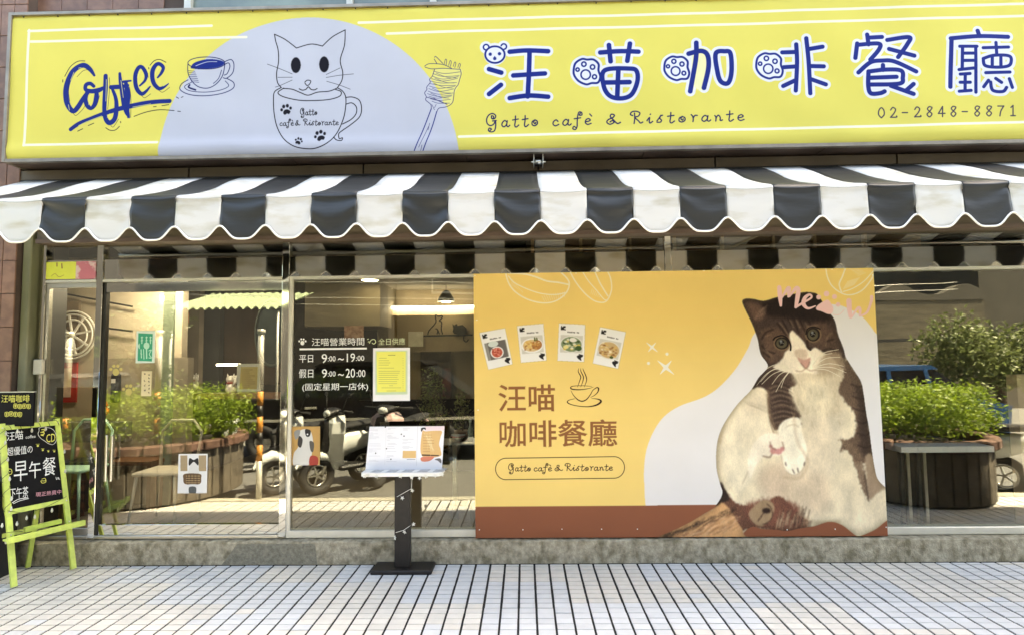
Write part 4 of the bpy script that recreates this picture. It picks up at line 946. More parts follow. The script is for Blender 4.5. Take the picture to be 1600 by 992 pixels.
# service boxes and rear wall seen through the middle window
face('extractor_hood', mat('olive_beige_laminate', (.17, .14, .09), .7, var=.06), bld, 477, 425, 594, 509, 1.9, 1.2)
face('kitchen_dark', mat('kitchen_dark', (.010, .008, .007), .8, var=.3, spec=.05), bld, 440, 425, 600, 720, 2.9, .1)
face('rear_wall', mat('rear_plaster', (.30, .235, .15), .8, var=.06), bld, 590, 425, 760, 640, 2.7, .1)
face('rear_shelf', M_wallB, bld, 604, 482, 745, 492, 2.5, .18)
face('rear_niche', mat('niche_dark', (.09, .065, .045), .7, var=.3), bld, 657, 545, 705, 640, 2.66, .03)
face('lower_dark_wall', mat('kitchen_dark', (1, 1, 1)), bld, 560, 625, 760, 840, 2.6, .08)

# ------------------------------------------------------------------ the sign over the awning
SX0, SX1, SZ0, SZ1, SY = SIGN
sg = thing('shop_sign', 'long yellow sign box with navy lettering and a cat in a cup above the awning', 'sign', (0, -.24, 3.1))
one('cabinet', M_brownmetal, sg, SX0+.004, SX1-.004, -.228, .004, SZ0+.001, SZ1-.002)
def sy_(x, z):
    u, t = z-SZ0, SZ1-z
    return SY+.010-min(1, u/.02)*min(1, t/.02)*(.008+.011*math.exp(-((u-.075)/.045)**2)*(1+.3*math.sin(x*2.3))+.0035*math.sin(x*1.9+z*2)+.0035*math.cos(x*23.9)*math.exp(-t/.05)+.002*math.sin(x*7+z*9))
b = sheet_grid(SX0, SX1, SZ0, SZ1, 420, 40, sy_); b.build('printed_face', sign_print(), sg, uvbox=SIGN[:4])
b = MB()
b.box(SX0-.026, SX1+.026, SY-.012, .002, SZ1, SZ1+.024); b.box(SX0-.026, SX0-.001, SY-.012, .002, SZ0-.02, SZ1-.0005); b.box(SX1+.001, SX1+.026, SY-.012, .002, SZ0-.02, SZ1-.0005)
b.box(SX0, SX1, SY-.010, SY+.03, SZ0-.022, SZ0+.004)
b.build('edge_frame', M_frame, sg)
for i, (a, c) in enumerate([(k*1.36-4.5, k*1.36-3.15) for k in range(0, 7)]):
    one('soffit_panel', M_brownsoff, sg, max(a, SX0), min(c, SX1), SY+.032, -.0005, SZ0-.014, SZ0-.002)
b = MB(); b.box(0, .008, 0, .006, 0, .008); sp = b.build('screw', M_dark, sg, local=True); k = 0
for x in np.arange(-3.9, 4.0, .263):
    o = sp if k == 0 else sp.copy(); k += 1
    if k > 1: COL.objects.link(o)
    o.location = (x+random.uniform(-.03, .03), -.0045, SZ1-3.1-.012-random.uniform(0, .004))
# panels of the awning cassette under the sign
aw = thing('striped_awning', 'white and charcoal striped fabric awning with scalloped edge over the shop front', 'awning', (0, -.08, 3.0))
px_ = [35, 300, 570, 841, 1115, 1397, 1690]
for a, c in zip(px_[:-1], px_[1:]):
    x0 = P(a, 268, -.04)[0]; x1 = P(c, 268, -.04)[0]
    one('cassette_panel', M_brownmetal, aw, x0+.006, x1-.006, -.085, -.0305, 3.0, 3.078, ch=.003)
one('cassette_rail', M_dark, aw, -4.0, 4.7, -.088, -.0305, 2.988, 2.998)
prof = [(-.082, 2.995), (-.18, 2.948), (-.29, 2.893), (-.37, 2.850), (-.46, 2.800), (-.56, 2.752), (-.67, 2.703), (-.80, 2.652), (-.90, 2.618), (-.925, 2.606)]
VY, VT, PIT, AX0 = -.928, 2.604, .2903, -3.371
M_seamW = mat('grey_stitching', (.34, .33, .30), .8); M_seamD = mat('dark_stitching', (.012, .012, .012), .8)
def zbot(t): return 2.404-.085*(1-(1-math.sin(math.pi*t)**2)**2.1)
for k in range(-2, 28):
    x0 = AX0+k*PIT; dark = k % 2; m = M_fabB if dark else M_fabW
    nx = 6; vs = []; fs = []
    for j, (y, z) in enumerate(prof):
        for i in range(nx+1):
            t = i/nx; x = x0+PIT*t
            dz = -.006*math.sin(math.pi*j/(len(prof)-1))*math.sin(x*3.1+1)+.0025*math.sin(x*17+j*.9)*math.sin(math.pi*j/(len(prof)-1))
            vs.append((x, y, z+dz))
    n = nx+1; fs = [(j*n+i, (j+1)*n+i, (j+1)*n+i+1, j*n+i+1) for j in range(len(prof)-1) for i in range(nx)]
    b = MB(); b.add(vs, fs, True); o = b.build('canopy_panel', m, aw); s_ = o.modifiers.new('thickness', 'SOLIDIFY'); s_.thickness = .003
    nx, nz = 18, 12; vs = []; sd_ = random.random()*9
    amp = random.choice([.008, .011, .015, .018]) if dark else random.choice([.002, .003, .004])
    for j in range(nz+1):
        v = j/nz
        for i in range(nx+1):
            t = i/nx; x = x0+PIT*t; zb = zbot(t); z = VT+(zb-VT)*v
            fold = amp*(math.sin(v*5+t*3.2*math.sin(sd_*3)+sd_)*.6+math.sin(v*11-t*5*math.cos(sd_*2)+sd_*2)*.35)*(1-v*.55)*min(1, v*8)
            hem = -.006*math.exp(-((v-.075)/.03)**2)+.004*math.exp(-((v-.14)/.03)**2)
            vs.append((x, VY+fold+hem-.010*v, z))
    n = nx+1; b = MB(); b.add(vs, [(j*n+i, (j+1)*n+i, (j+1)*n+i+1, j*n+i+1) for j in range(nz) for i in range(nx)], True)
    o = b.build('valance_panel', m, aw); s_ = o.modifiers.new('thickness', 'SOLIDIFY'); s_.thickness = .003
    tp = [Vector(vs[nz*n+i])+Vector((0, -.003, 0)) for i in range(n)]
    sm_ = [Vector(vs[1*n+i])+Vector((0, -.004, 0)) for i in range(n)]; q_ = MB(); q_.tube(sm_, .0013, 4, caps=False); q_.build('hem_seam', M_seamD if dark else M_seamW, o)
    b = MB(); b.tube(tp, .0062, 6, caps=False); b.build('trim', M_trim, o)
b = MB(); b.tube([(-3.95, -.897, 2.585), (4.75, -.897, 2.585)], .019, 10); b.build('front_bar', M_steel2, aw)
for xa in (-2.35, 1.75):
    b = MB(); b.tube([(xa, -.10, 2.93), (xa+.62, -.48, 2.72), (xa+.25, -.88, 2.58)], .014, 8); b.build('folding_arm', M_alu, aw)
# clamp of the awning under the sign
x, z = P(841, 248, -.16)
br = thing('awning_clamp', 'small steel roller clamp hanging under the middle of the yellow sign', 'bracket', (x, -.17, z))
w2 = .03
b = MB(); b.box(x-.038, x-.031, -.21, -.09, 3.015, 3.088); b.box(x+.031, x+.038, -.21, -.09, 3.015, 3.088); b.build('cheek_plate', M_alu, br)
b = MB(); b.box(x-.030, x+.030, -.12, -.09, 3.03, 3.088); b.build('back_plate', M_dark, br)
b = MB(); b.tube([(x-.024, -.185, 3.035), (x+.024, -.185, 3.035)], .019, 14); b.build('roller', M_steel2, br)
b = MB(); b.tube([(x-.056, -.185, 3.035), (x+.056, -.185, 3.035)], .006, 8); b.build('axle', M_steel2, br)

# ------------------------------------------------------------------ cat banner
bn = thing('cat_banner', 'large orange printed board with a seated tabby and white cat in front of the glass', 'banner', (1.15, -.02, .18))
def by_(x, z):
    u = z-BAN[2]; return -.0195-.0035*math.exp(-((u-.055)/.03)**2)*(.5+.5*math.sin(x*5.2+2*math.sin(x*3)))-.0012*math.sin(x*2.1+z*3)-.0018*math.exp(-(x-BAN[0])/.1)*math.sin(z*21)
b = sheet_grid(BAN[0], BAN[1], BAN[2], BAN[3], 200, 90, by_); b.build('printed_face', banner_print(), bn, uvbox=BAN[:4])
one('backing_board', M_alu, bn, BAN[0]+.004, BAN[1]-.004, -.0144, .016, BAN[2]+.003, BAN[3]-.003)
b = MB(); b.ell((0, 0, 0), (.0045, .003, .0045), 8, 5); sp = b.build('screw', M_vinyl, bn, local=True); k = 0
for px, py in ((749, 827), (817, 827), (878, 826), (940, 826), (996, 826), (1230, 827), (1305, 826), (1386, 823), (1385, 755), (1379, 702), (1373, 600), (1366, 430), (1300, 421), (1100, 423), (900, 427), (742, 431), (745, 500), (747, 640)):
    x, z = P(px, py, -.022); o = sp if k == 0 else sp.copy(); k += 1
    if k > 1: COL.objects.link(o)
    o.location = (min(max(x, BAN[0]+.01), BAN[1]-.01)-1.15, -.0015, z-.18)

# ------------------------------------------------------------------ vinyl lettering and sheets on the glass
hr = thing('opening_hours_lettering', 'white opening hours lettering on the middle window with a paw above the first column', 'lettering', (-1.6, .043, 1.4))
GYW = .0435
Z = lambda a, b_, c, d: (460+a/7.63, 510+b_/7.63, 460+c/7.63, 510+d/7.63)
for body, bx in (('汪喵營業時間', Z(208, 138, 832, 222)), ('平日', Z(58, 338, 222, 425)), ('9', Z(325, 325, 388, 432)), (':00', Z(400, 350, 490, 412)), ('~', Z(520, 375, 588, 400)), ('19', Z(625, 318, 722, 418)), (':00', Z(735, 345, 832, 405)),
                 ('假日', Z(55, 505, 224, 608)), ('9', Z(328, 505, 388, 608)), (':00', Z(400, 530, 490, 592)), ('~', Z(520, 560, 588, 585)), ('20', Z(612, 500, 722, 605)), (':00', Z(742, 515, 845, 598)), ('(固定星期一店休)', Z(95, 675, 878, 765))):
    text_part(body, M_vinyl, hr, bx, GYW)
def flat_poly(b, pts, y): b.add([(P(px, py, y)[0], y, P(px, py, y)[1]) for px, py in pts], [tuple(range(len(pts)))[::-1]])
def ribbon(b, pts, w_, y, sub=6):
    """flat cut-vinyl line, pts in photo pixels, w_ in metres; a 1 mm thick strip"""
    q = spline([P(px, py, y) for px, py in pts], sub) if len(pts) > 2 else [np.array(P(px, py, y)) for px, py in pts]
    L = [];
    for i, p in enumerate(q):
        d = np.array(q[min(i+1, len(q)-1)])-np.array(q[max(i-1, 0)]); d = d/(np.linalg.norm(d)+1e-9); nrm = np.array((-d[1], d[0]))*w_/2
        L.append((p+nrm, p-nrm))
    vs = [(a[0], y, a[1]) for ab in L for a in ab]; fs = [(2*i, 2*i+1, 2*i+3, 2*i+2) for i in range(len(L)-1)]
    b.add(vs, fs)
b = MB(); ribbon(b, [(468, 545.2), (573, 543.9)], .014, GYW); b.build('underline', M_vinyl, hr)
def paw_mb(cx, cy, r, y):
    b = MB(); C_ = lambda ox, oy, rr: [(cx+ox*r+rr*r*math.cos(a*math.pi/6), cy+oy*r+rr*r*1.1*math.sin(a*math.pi/6)) for a in range(12)]
    flat_poly(b, C_(0, .4, .5), y)
    for ox, oy in ((-.8, -.05), (-.3, -.55), (.3, -.55), (.8, -.05)): flat_poly(b, C_(ox, oy, .23), y)
    return b
paw_mb(472.5, 533, 6.2, GYW).build('paw_print', M_vinyl, hr)
al = thing('service_lettering', 'pale outlined lettering on the window above the yellow notice', 'lettering', (-1.1, .043, 1.75))
text_part('全日供應', mat('pale_green_vinyl', (.62, .66, .40), .5), al, Z(1000, 138, 1320, 215), GYW)
b = MB(); ribbon(b, [(577, 536), (580, 531), (585, 530), (587, 534), (584, 537), (581, 535)], .006, GYW); ribbon(b, [(574, 530), (576, 529)], .006, GYW); ribbon(b, [(575, 534), (577, 533)], .006, GYW); b.build('swirl', MATS['pale_green_vinyl'], al)
for i, (px, py) in enumerate(((181, 577), (201, 608))):
    x, z = P(px, py, .048); o = paw_mb(px, py, 10, .0485).build('paw_sticker', M_gold); tag(o, ('upper' if i == 0 else 'lower')+' gold paw sticker on the sliding glass door', 'sticker', 'gold paw stickers')

def sheet(name, label, cat, q, y, draw, th=.002, bgc=(248, 248, 250), ppm=900, group=None, parent=None):
    """a printed sheet, q = photo box"""
    x0, z1 = P(q[0], q[1], y); x1, z0 = P(q[2], q[3], y)
    cv = Canvas(x0, x1, z0, z1, y, ppm, bgc); cv.at(0, 0, 1); draw(cv)
    b = MB(); b.box(x0, x1, y, y+th, z0, z1); o = b.build(name, cv.material(name+'_print', rough=.6), parent, uvbox=(x0, x1, z0, z1))
    if label: tag(o, label, cat, group)
    return o
def d_notice(cv):
    T = (460, 510, 7.63); cv.at(*T)
    cv.poly([(965,290),(1345,285),(1345,805),(965,812)], (206, 226, 190), sm=False, soft=3); cv.poly([(978,300),(1325,295),(1325,775),(985,782)], (250, 246, 120), sm=False, soft=2)
    cv.stroke([(1118,342),(1198,340)], 9, (150,146,80), op=.8)
    for y, a, c in ((375,1010,1100),(405,1005,1125),(431,1005,1140),(457,1005,1122),(493,1005,1185),(530,1005,1255),(553,1005,1250),(578,1005,1230),(603,1005,1225),(628,1005,1240),(653,1005,1220),(678,1005,1220),(703,1130,1175),(728,1040,1270),(765,1100,1210)):
        x = a
        while x < c: w_ = random.uniform(8, 26); cv.stroke([(x, y), (min(c, x+w_), y-1)], 5, (150,148,84), op=.75); x += w_+4
        cv.stroke([(1288, y), (1300, y)], 4, (170,166,96), op=.7)
sheet('hours_notice', 'white and yellow printed notice taped inside the middle window', 'notice', (583, 543.5, 640.5, 625.5), .0425, d_notice)
def d_girl(cv):
    cv.at(140, 640, 4.51)
    cv.poly([(640,320),(688,320),(688,430),(640,430)], (150,124,88), sm=False); cv.poly([(768,320),(820,320),(820,430),(768,430)], (150,124,88), sm=False)
    for k in range(8): cv.stroke([(645+k*6,322),(643+k*6,428)], 2, (214,200,170)); cv.stroke([(772+k*6,322),(771+k*6,428)], 2, (214,200,170))
    cv.poly([(715,380),(750,380),(770,450),(695,450)], (226,224,222)); cv.poly([(703,340),(733,352),(762,340),(764,390),(733,365),(700,392)], (26,26,30))
    cv.poly([(670,450),(775,450),(785,480),(772,522),(675,522),(660,485)], (110,84,58))
    for a in range(4): cv.stroke([(680,465+a*16),(775,465+a*16)], 4, (190,164,120)); cv.stroke([(690+a*22,455),(690+a*22,520)], 4, (60,46,36))
    cv.poly([(695,525),(760,525),(755,545),(698,545)], (230,230,230)); cv.poly([(700,545),(748,545),(742,600),(706,600)], (88,92,92))
sheet('outfit_poster', 'white poster of a plaid outfit with a black bow low on the sliding door', 'poster', (279, 708.7, 323, 769.8), .0470, d_girl, bgc=(236, 236, 236))
def d_dog(cv):
    cv.at(440, 640, 3.674)
    cv.poly([(100,130),(130,110),(165,120),(180,180),(175,240),(150,320),(70,320),(70,250),(95,210)], (222,220,214)); cv.poly([(72,125),(105,115),(100,150),(80,170)], (150,150,146)); cv.poly([(135,112),(165,118),(160,150),(140,150)], (30,28,28))
    cv.poly([(100,150),(92,200),(110,215),(120,170)], (60,56,54)); cv.disc((148,140), 5, (240,240,240)); cv.poly([(165,265),(205,270),(205,315),(160,315)], (178,64,52)); cv.poly([(160,180),(185,190),(180,240),(165,230)], (90,86,80))
sheet('dog_poster', 'small tan poster of a bulldog behind the lower left of the middle window', 'poster', (456, 666, 499.5, 726), .0428, d_dog, bgc=(200, 158, 92))
def d_plate(cv):
    cv.at(200, 500, 8.27)
    for x, ys in ((215, (690, 780, 840, 905)), (268, (700, 745, 790, 835, 880, 930))):
        for y in ys:
            for _ in range(4): a = random.uniform(0, 3.1); cv.stroke([(x+random.uniform(-9, 9), y+random.uniform(-12, 12)), (x+9*math.cos(a), y+11*math.sin(a))], 5, (64, 50, 40))
sheet('hanging_plate', 'narrow cream hanging plate with two columns of dark writing behind the door glass', 'plaque', (221.5, 579.5, 235.8, 618), .0465, d_plate, th=.003, bgc=(232, 214, 168))
def d_clip(cv):
    cv.at(140, 430, 4.51); cv.poly([(1065,645),(1185,645),(1178,800),(1055,800)], (214,190,120), sm=False)
    for y in range(665, 795, 14): cv.stroke([(1072, y), (1100+random.uniform(20, 70), y)], 5, (150,124,70), op=.7)
sheet('menu_sheet', 'framed yellow menu sheet standing inside behind the sliding door', 'menu', (370.5, 568, 406, 611), .55, d_clip, th=.01, bgc=(232, 230, 222), ppm=600)

# ------------------------------------------------------------------ menu stand
ms = thing('menu_stand', 'black pedestal stand with an open white menu on its ledge before the window', 'stand', (-.915, -.16, 0))
one('base', M_black, ms, -1.135, -.690, -.262, -.062, 0, .030, ch=.008)
one('post', M_black, ms, -.972, -.858, -.20, -.14, .0305, .70, ch=.004)
x0, _ = P(564, 732, -.26); x1, _ = P(690, 732, -.26)
b = MB(); r = .02; b.slab([(x0+r, -.27), (x1-r, -.27), (x1, -.25), (x1, -.085), (x0, -.085), (x0, -.25)], .700, .726); b.build('ledge', M_vinyl, ms)
for k in range(5):
    xx = x0+.06+k*.115
    b = MB(); b.add([(xx, -.245, .7272), (xx+.075, -.245, .7272), (xx+.095, -.10, .7272), (xx+.02, -.10, .7272)], [(0, 1, 2, 3)]); b.build('card_insert', mat('grey_print_card', (.45, .45, .46), .5, var=.4, scale=40), ms)
q4 = [P(571, 726, -.15), P(690.5, 726, -.15), P(694.5, 665, -.11), P(577.5, 665, -.11)]
yb, yt = -.15, -.11
q4[0] = (q4[0][0], .7275); q4[1] = (q4[1][0], .7275)
bx0, bx1, bz0, bz1 = min(p[0] for p in q4), max(p[0] for p in q4), q4[0][1], q4[2][1]
def d_menu(cv):
    cv.at(560, 640, 7.087)
    cv.stroke([(650,180),(645,610)], 3, (205,205,212)); cv.stroke([(300,180),(296,600)], 3, (226,226,232))
    for cx, ys in (((110,280), range(200, 590, 11)), ((310,460), range(205, 590, 11)), ((480,640), range(205, 440, 11))):
        for y in ys:
            if random.random() < .62: a = cx[0]+random.uniform(0, 14); cv.stroke([(a, y), (a+random.uniform(30, (cx[1]-cx[0])*.8), y)], 3.2, (196,196,206), op=.8)
    for c in ((290,195),(470,272),(192,478),(362,543),(500,292),(310,428)): cv.disc(c, 7, (70,70,76))
    cv.poly([(492,452),(638,452),(638,530),(490,530)], (228,188,128), sm=False); cv.stroke([(540,545),(630,545)], 5, (120,120,130))
    cv.poly([(700,250),(745,240),(912,235),(905,300),(890,380),(908,440),(900,510),(702,505)], (232,190,130)); cv.poly([(730,180),(955,180),(955,232),(745,235)], (248,226,230), sm=False)
    for k in range(16): cv.stroke([(715+random.uniform(0,80), 250+random.uniform(0,60)), (760+random.uniform(0,80), 330+random.uniform(0,150))], 4, (244,222,170), op=.8)
    for k in range(7): cv.stroke([(715, 280+k*30), (780+random.uniform(0,60), 280+k*30)], 5, (190,140,90), op=.8)
    cv.stroke([(708,497),(790,499)], 15, (80,52,40)); cv.stroke([(805,500),(885,503)], 13, (90,60,46)); cv.poly([(700,520),(835,515),(790,560),(705,565)], (232,140,112)); cv.poly([(690,205),(735,200),(738,225),(715,215),(690,245)], (60,56,58))
    cv.poly([(845,545),(900,532),(920,560),(912,585),(880,558)], (110,106,108))
cv = Canvas(bx0, bx1, bz0, bz1, -.13, 900, (246, 246, 252)); d_menu(cv)
v = [(q4[0][0], yb, bz0), (q4[1][0], yb, bz0), (q4[2][0], yt, bz1), (q4[3][0], yt, bz1)]
b = MB(); b.add(v+[(x_, y_+.006, z_) for x_, y_, z_ in v], [(0, 1, 2, 3), (7, 6, 5, 4), (0, 4, 5, 1), (1, 5, 6, 2), (2, 6, 7, 3), (3, 7, 4, 0)])
mn = b.build('open_menu', cv.material('menu_print', rough=.4), None, uvbox=(bx0, bx1, bz0, bz1)); tag(mn, 'open white three-page menu leaning on the ledge of the black stand', 'menu')
one('back_rest', M_black, ms, q4[0][0]+.10, q4[1][0]-.10, -.098, -.086, .727, bz1+.006)
st = thing('star_string_lights', 'string of small white plastic stars hung round the menu stand', 'string lights', (-.915, -.27, .7))
S4 = lambda x, y: (440+x/3.674, 640+y/3.674)
pts = [S4(*p) for p in ((470,362),(495,360),(545,364),(612,366),(684,364),(747,368),(792,370),(828,364),(882,362),(925,356))]
b = MB(); b.tube([(P(px, py, -.279)[0], -.279, P(px, py, -.279)[1]) for px, py in pts], .0016, 5)
for q in ([(750,365),(746,450),(662,498)], [(744,660),(700,690),(655,703)]): b.tube([(P(*S4(*p), -.21)[0], -.21, P(*S4(*p), -.21)[1]) for p in q], .0016, 5)
b.build('wire', M_trim, st)
star = None
for (px, py), y in [(S4(*p), -.279) for p in ((478,380),(495,374),(545,380),(684,380),(747,387),(792,390),(828,380),(882,377),(922,370))]+[(S4(*p), -.212) for p in ((750,462),(693,505),(757,655),(705,700),(650,733))]:
    x, z = P(px, py, y)
    if star is None:
        b = MB(); n = 10; b.prism([((.0165 if i % 2 == 0 else .0075)*math.sin(i*math.pi/5), (.0165 if i % 2 == 0 else .0075)*math.cos(i*math.pi/5)) for i in range(n)], -.003, .003)
        star = b.build('star', M_bulb, st, local=True); o = star
    else: o = star.copy(); COL.objects.link(o)
    o.location = (x+.915, y+.27, z-.7); o.rotation_euler = (random.uniform(-.4, .4), random.uniform(-.6, .6), random.uniform(-.9, .9))

# ------------------------------------------------------------------ chalkboard easel
EL0 = Vector((-3.551, -.4765, 0)); ERZ = math.radians(65.95); LEAN = math.radians(14)
es = thing('chalkboard_easel', 'lime green easel chalkboard with white chalk breakfast lettering at the left', 'easel', EL0, ERZ)
def E_(s, h, o=0.): return (s, h*math.sin(LEAN)+o*math.cos(LEAN), h*math.cos(LEAN)-o*math.sin(LEAN))   # o: offset behind the board plane
fn = (0, -math.cos(LEAN), math.sin(LEAN))
for a, c in (((.0, 0), (.006, 1.150)), ((.369, 0), (.355, 1.150))):
    b = MB(); b.bar(E_(a[0], .012), E_(c[0], c[1]), .022, .034, up=(1, 0, 0)); b.build('leg', M_lime, es, local=True)
for a, c in (((.10, .40), (.04, 1.04)), ((.250, .372), (.31, 1.04))):
    b = MB(); t = E_(c[0], c[1], .02); b.bar((a[0], a[1], .01), t, .018, .030, up=(1, 0, 0)); b.build('leg', M_lime, es, local=True)
for h in (1.118, .518):
    b = MB(); b.bar(E_(.020, h), E_(.345, h), .024, .034, up=E_(0, 1)); b.build('rail', M_lime, es, local=True)
b = MB(); b.bar((.06, .33, .30), (.28, .33, .30), .02, .028); b.build('rail', M_lime, es, local=True)
v = [E_(.018, .536, -.004), E_(.350, .536, -.004), E_(.345, 1.101, -.004), E_(.020, 1.101, -.004)]; vb = [E_(.018, .536, .006), E_(.350, .536, .006), E_(.345, 1.101, .006), E_(.020, 1.101, .006)]
b = MB(); b.add(v+vb, [(0, 1, 2, 3), (7, 6, 5, 4), (0, 4, 5, 1), (1, 5, 6, 2), (2, 6, 7, 3), (3, 7, 4, 0)]); b.build('blackboard', M_chalkb, es, local=True)
b = MB(); b.box(-.065, .415, -.045, -.018, .325, .362); b.build('tray_lip', M_lime, es, local=True)
b = MB(); b.box(-.045, .395, -.017, .075, .325, .337); b.box(.10, .33, .10, .13, .345, .375); b.build('tray', M_lime, es, local=True)
sc_ = None
for s, h in ((.004, 1.118), (.357, 1.118), (.003, .518), (.362, .518), (.002, .36), (.366, .36)):
    if sc_ is None: b = MB(); b.ell((0, 0, 0), (.006, .003, .006), 8, 5); sc_ = b.build('screw', M_steel2, es, local=True); o = sc_
    else: o = sc_.copy(); COL.objects.link(o)
    o.location = E_(s, h, -.0125)
AXm = Matrix.Rotation(ERZ, 3, 'Z')
def hitE(px, py):
    r, u, f = AX; d = Vector(f*FPX+r*(px-CXP)-u*(py-CYP)); a = AXm @ Vector((1, 0, 0)); e = AXm @ Vector(E_(0, 1)); n = a.cross(e)
    t = n.dot(EL0-Vector(CAM))/n.dot(d); p = Vector(CAM)+d*t-EL0; return p.dot(a), p.dot(e)
def text_E(body, m, z):
    """z = (x0, y0, x1, y1) in the zoomed crop of the board"""
    c = bpy.data.curves.new('chalk', 'FONT'); c.body = body; c.resolution_u = 2; o = bpy.data.objects.new('chalk', c); COL.objects.link(o)
    dg = bpy.context.evaluated_depsgraph_get(); me = bpy.data.meshes.new_from_object(o.evaluated_get(dg)); bpy.data.objects.remove(o); bpy.data.curves.remove(c)
    n = len(me.vertices); v = np.empty(n*3); me.vertices.foreach_get('co', v); v = v.reshape(n, 3); lo, hi = v.min(0), v.max(0)
    f = lambda x, y: hitE(x/4.96, 600+y/4.96)
    bl, br_, tr, tl = f(z[0], z[3]), f(z[2], z[3]-.12*(z[2]-z[0])), f(z[2], z[1]-.12*(z[2]-z[0])), f(z[0], z[1])
    U = (v[:, 0]-lo[0])/(hi[0]-lo[0]); V = (v[:, 1]-lo[1])/(hi[1]-lo[1])
    s = (bl[0]*(1-U)+br_[0]*U)*(1-V)+(tl[0]*(1-U)+tr[0]*U)*V; h = (bl[1]*(1-U)+br_[1]*U)*(1-V)+(tl[1]*(1-U)+tr[1]*U)*V
    w_ = np.array([E_(a, b_, -.0052) for a, b_ in zip(s, h)]); me.vertices.foreach_set('co', w_.ravel()); me.materials.clear(); me.materials.append(m); me.name = 'chalk_lettering'; me.update()
    ob = bpy.data.objects.new('chalk_lettering', me); COL.objects.link(ob); ob.parent = es; return ob
for body, m, z in (('汪喵', M_chalk, (49, 372, 176, 440)), ('coffee', M_chalk, (196, 398, 273, 422)), ('超優值の', M_chalk, (52, 492, 250, 556)), ('早', M_chalk, (105, 602, 210, 755)), ('午', M_chalk, (222, 600, 315, 732)), ('餐', M_chalk, (328, 570, 430, 712)),
                   ('下午茶', M_chalk, (74, 805, 216, 892)), ('現正熱賣中', M_chalkP, (275, 838, 472, 872)), ('CD', M_chalkY, (356, 388, 426, 452))): text_E(body, m, z)
def chalk_line(pts, m, w_=.004, closed=False):
    q = spline([hitE(x/4.96, 600+y/4.96) for x, y in pts], 5, closed); vs = []
    for i, p in enumerate(q):
        d = np.array(q[min(i+1, len(q)-1)])-np.array(q[max(i-1, 0)]); d = d/(np.linalg.norm(d)+1e-9); nr = np.array((-d[1], d[0]))*w_/2; vs += [E_(*(p+nr), -.0055), E_(*(p-nr), -.0055)]
    b = MB(); b.add(vs, [(2*i, 2*i+1, 2*i+3, 2*i+2) for i in range(len(q)-1)]); b.build('chalk_mark', m, es, local=True)
chalk_line([(300,360),(300,340),(330,330),(365,335),(400,345),(425,375),(435,430),(410,465),(375,460),(345,440),(310,415),(292,385)], M_chalk, .003, True)
chalk_line([(92,918),(140,890),(215,878)], M_chalk, .005); chalk_line([(100,925),(150,902),(220,884)], M_chalk, .004)
chalk_line([(318,352),(342,350),(335,365),(312,372),(338,374),(334,388),(314,392),(336,398)], M_chalkY, .006)
chalk_line([(62,655),(85,660),(88,690),(66,700),(60,680),(78,676)], M_chalkY, .004); chalk_line([(320,735),(345,728),(352,755),(325,765),(315,748),(338,748),(356,745)], M_chalkY, .004)
for x, y, r in ((289, 472, 12), (328, 506, 10), (371, 517, 8), (417, 516, 10)):
    chalk_line([(x-r*.5, y+r*.4), (x, y), (x+r*.5, y+r*.4), (x, y+r*.8), (x-r*.4, y+r*.5)], M_chalkY, .006)
    for a in (-.9, -.35, .3, .9): chalk_line([(x+a*r, y-r*.55), (x+a*r*1.05, y-r*.8)], M_chalkY, .0045)
chalk_line([(430,718),(436,738),(442,720)], M_chalk, .003); chalk_line([(448,738),(450,720),(456,734),(462,738)], M_chalk, .003)
sl_ = thing('bulb_string_lights', 'dark wire string of small clear bulbs wound round the green easel', 'string lights', EL0, ERZ)
b = MB(); q = []
for i in range(60):
    t = i/59; h = 1.14-.66*t; q.append(E_(-.004+.022*math.sin(t*40), h, -.012+.02*math.cos(t*40)))
b.tube(q, .0018, 5); q = []
for i in range(50):
    t = i/49; q.append(E_(.01+.35*t, 1.12+.022*math.sin(t*36), -.013+.02*math.cos(t*36)))
b.tube(q, .0018, 5); b.tube([E_(-.01, .53, -.02), E_(.10, .485, -.02), E_(.22, .50, -.02), E_(.355, .545, -.02), E_(.375, .56, 0)], .0018, 5)
b.tube([E_(-.06, .385, -.05), E_(.03, .375, -.055), E_(.07, .355, -.05)], .0018, 5)
b.build('wire', M_cable, sl_, local=True); bl = None
for s, h in ((.02, 1.088), (.09, 1.095), (.18, 1.09), (.27, 1.092), (.012, 1.02), (.018, .90), (.02, .76), (.02, .62), (.015, .55), (-.045, .45), (.04, .44), (.10, .465), (.15, .46), (.26, .48), (-.03, .335), (.38, .9), (.372, .75)):
    if bl is None:
        b = MB(); b.lathe((0, 0, 0), [(.002, -.02), (.007, -.014), (.0085, -.005), (.005, .004), (.004, .012)], 8); bl = b.build('bulb', M_bulb, sl_, local=True); o = bl
    else: o = bl.copy(); COL.objects.link(o)
    o.location = E_(s, h-.008, -.016)

# black cabinet and the little board on it
cb = thing('black_cabinet', 'black cloth-covered cabinet at the foot of the tiled pillar behind the easel', 'cabinet', (-4.05, -.32, 0))
b = MB(); nn = 26; vs = []
for j in range(7):
    for i in range(nn):
        t = 2*math.pi*i/nn; c, s = math.cos(t), math.sin(t); e = 1/max(abs(c), abs(s)); f_w = 1+.035*math.sin(t*9+1)*(1-j/6)+.02*math.sin(t*5)*(1-j/6)
        vs.append((-4.06+.25*c*e*.93*f_w, -.33+.20*s*e*.93*f_w, j/6*.70))
b.add(vs, [(j*nn+i, j*nn+(i+1) % nn, (j+1)*nn+(i+1) % nn, (j+1)*nn+i) for j in range(6) for i in range(nn)], True); b.f.append(tuple(6*nn+i for i in range(nn))); b.m.append(0)
b.build('cloth', mat('black_cloth', (.012, .012, .013), .85, var=.3, scale=12, bump=.2), cb)
xb0, zb1 = P(1, 613, -.30); xb1, zb0 = P(51, 661, -.30)
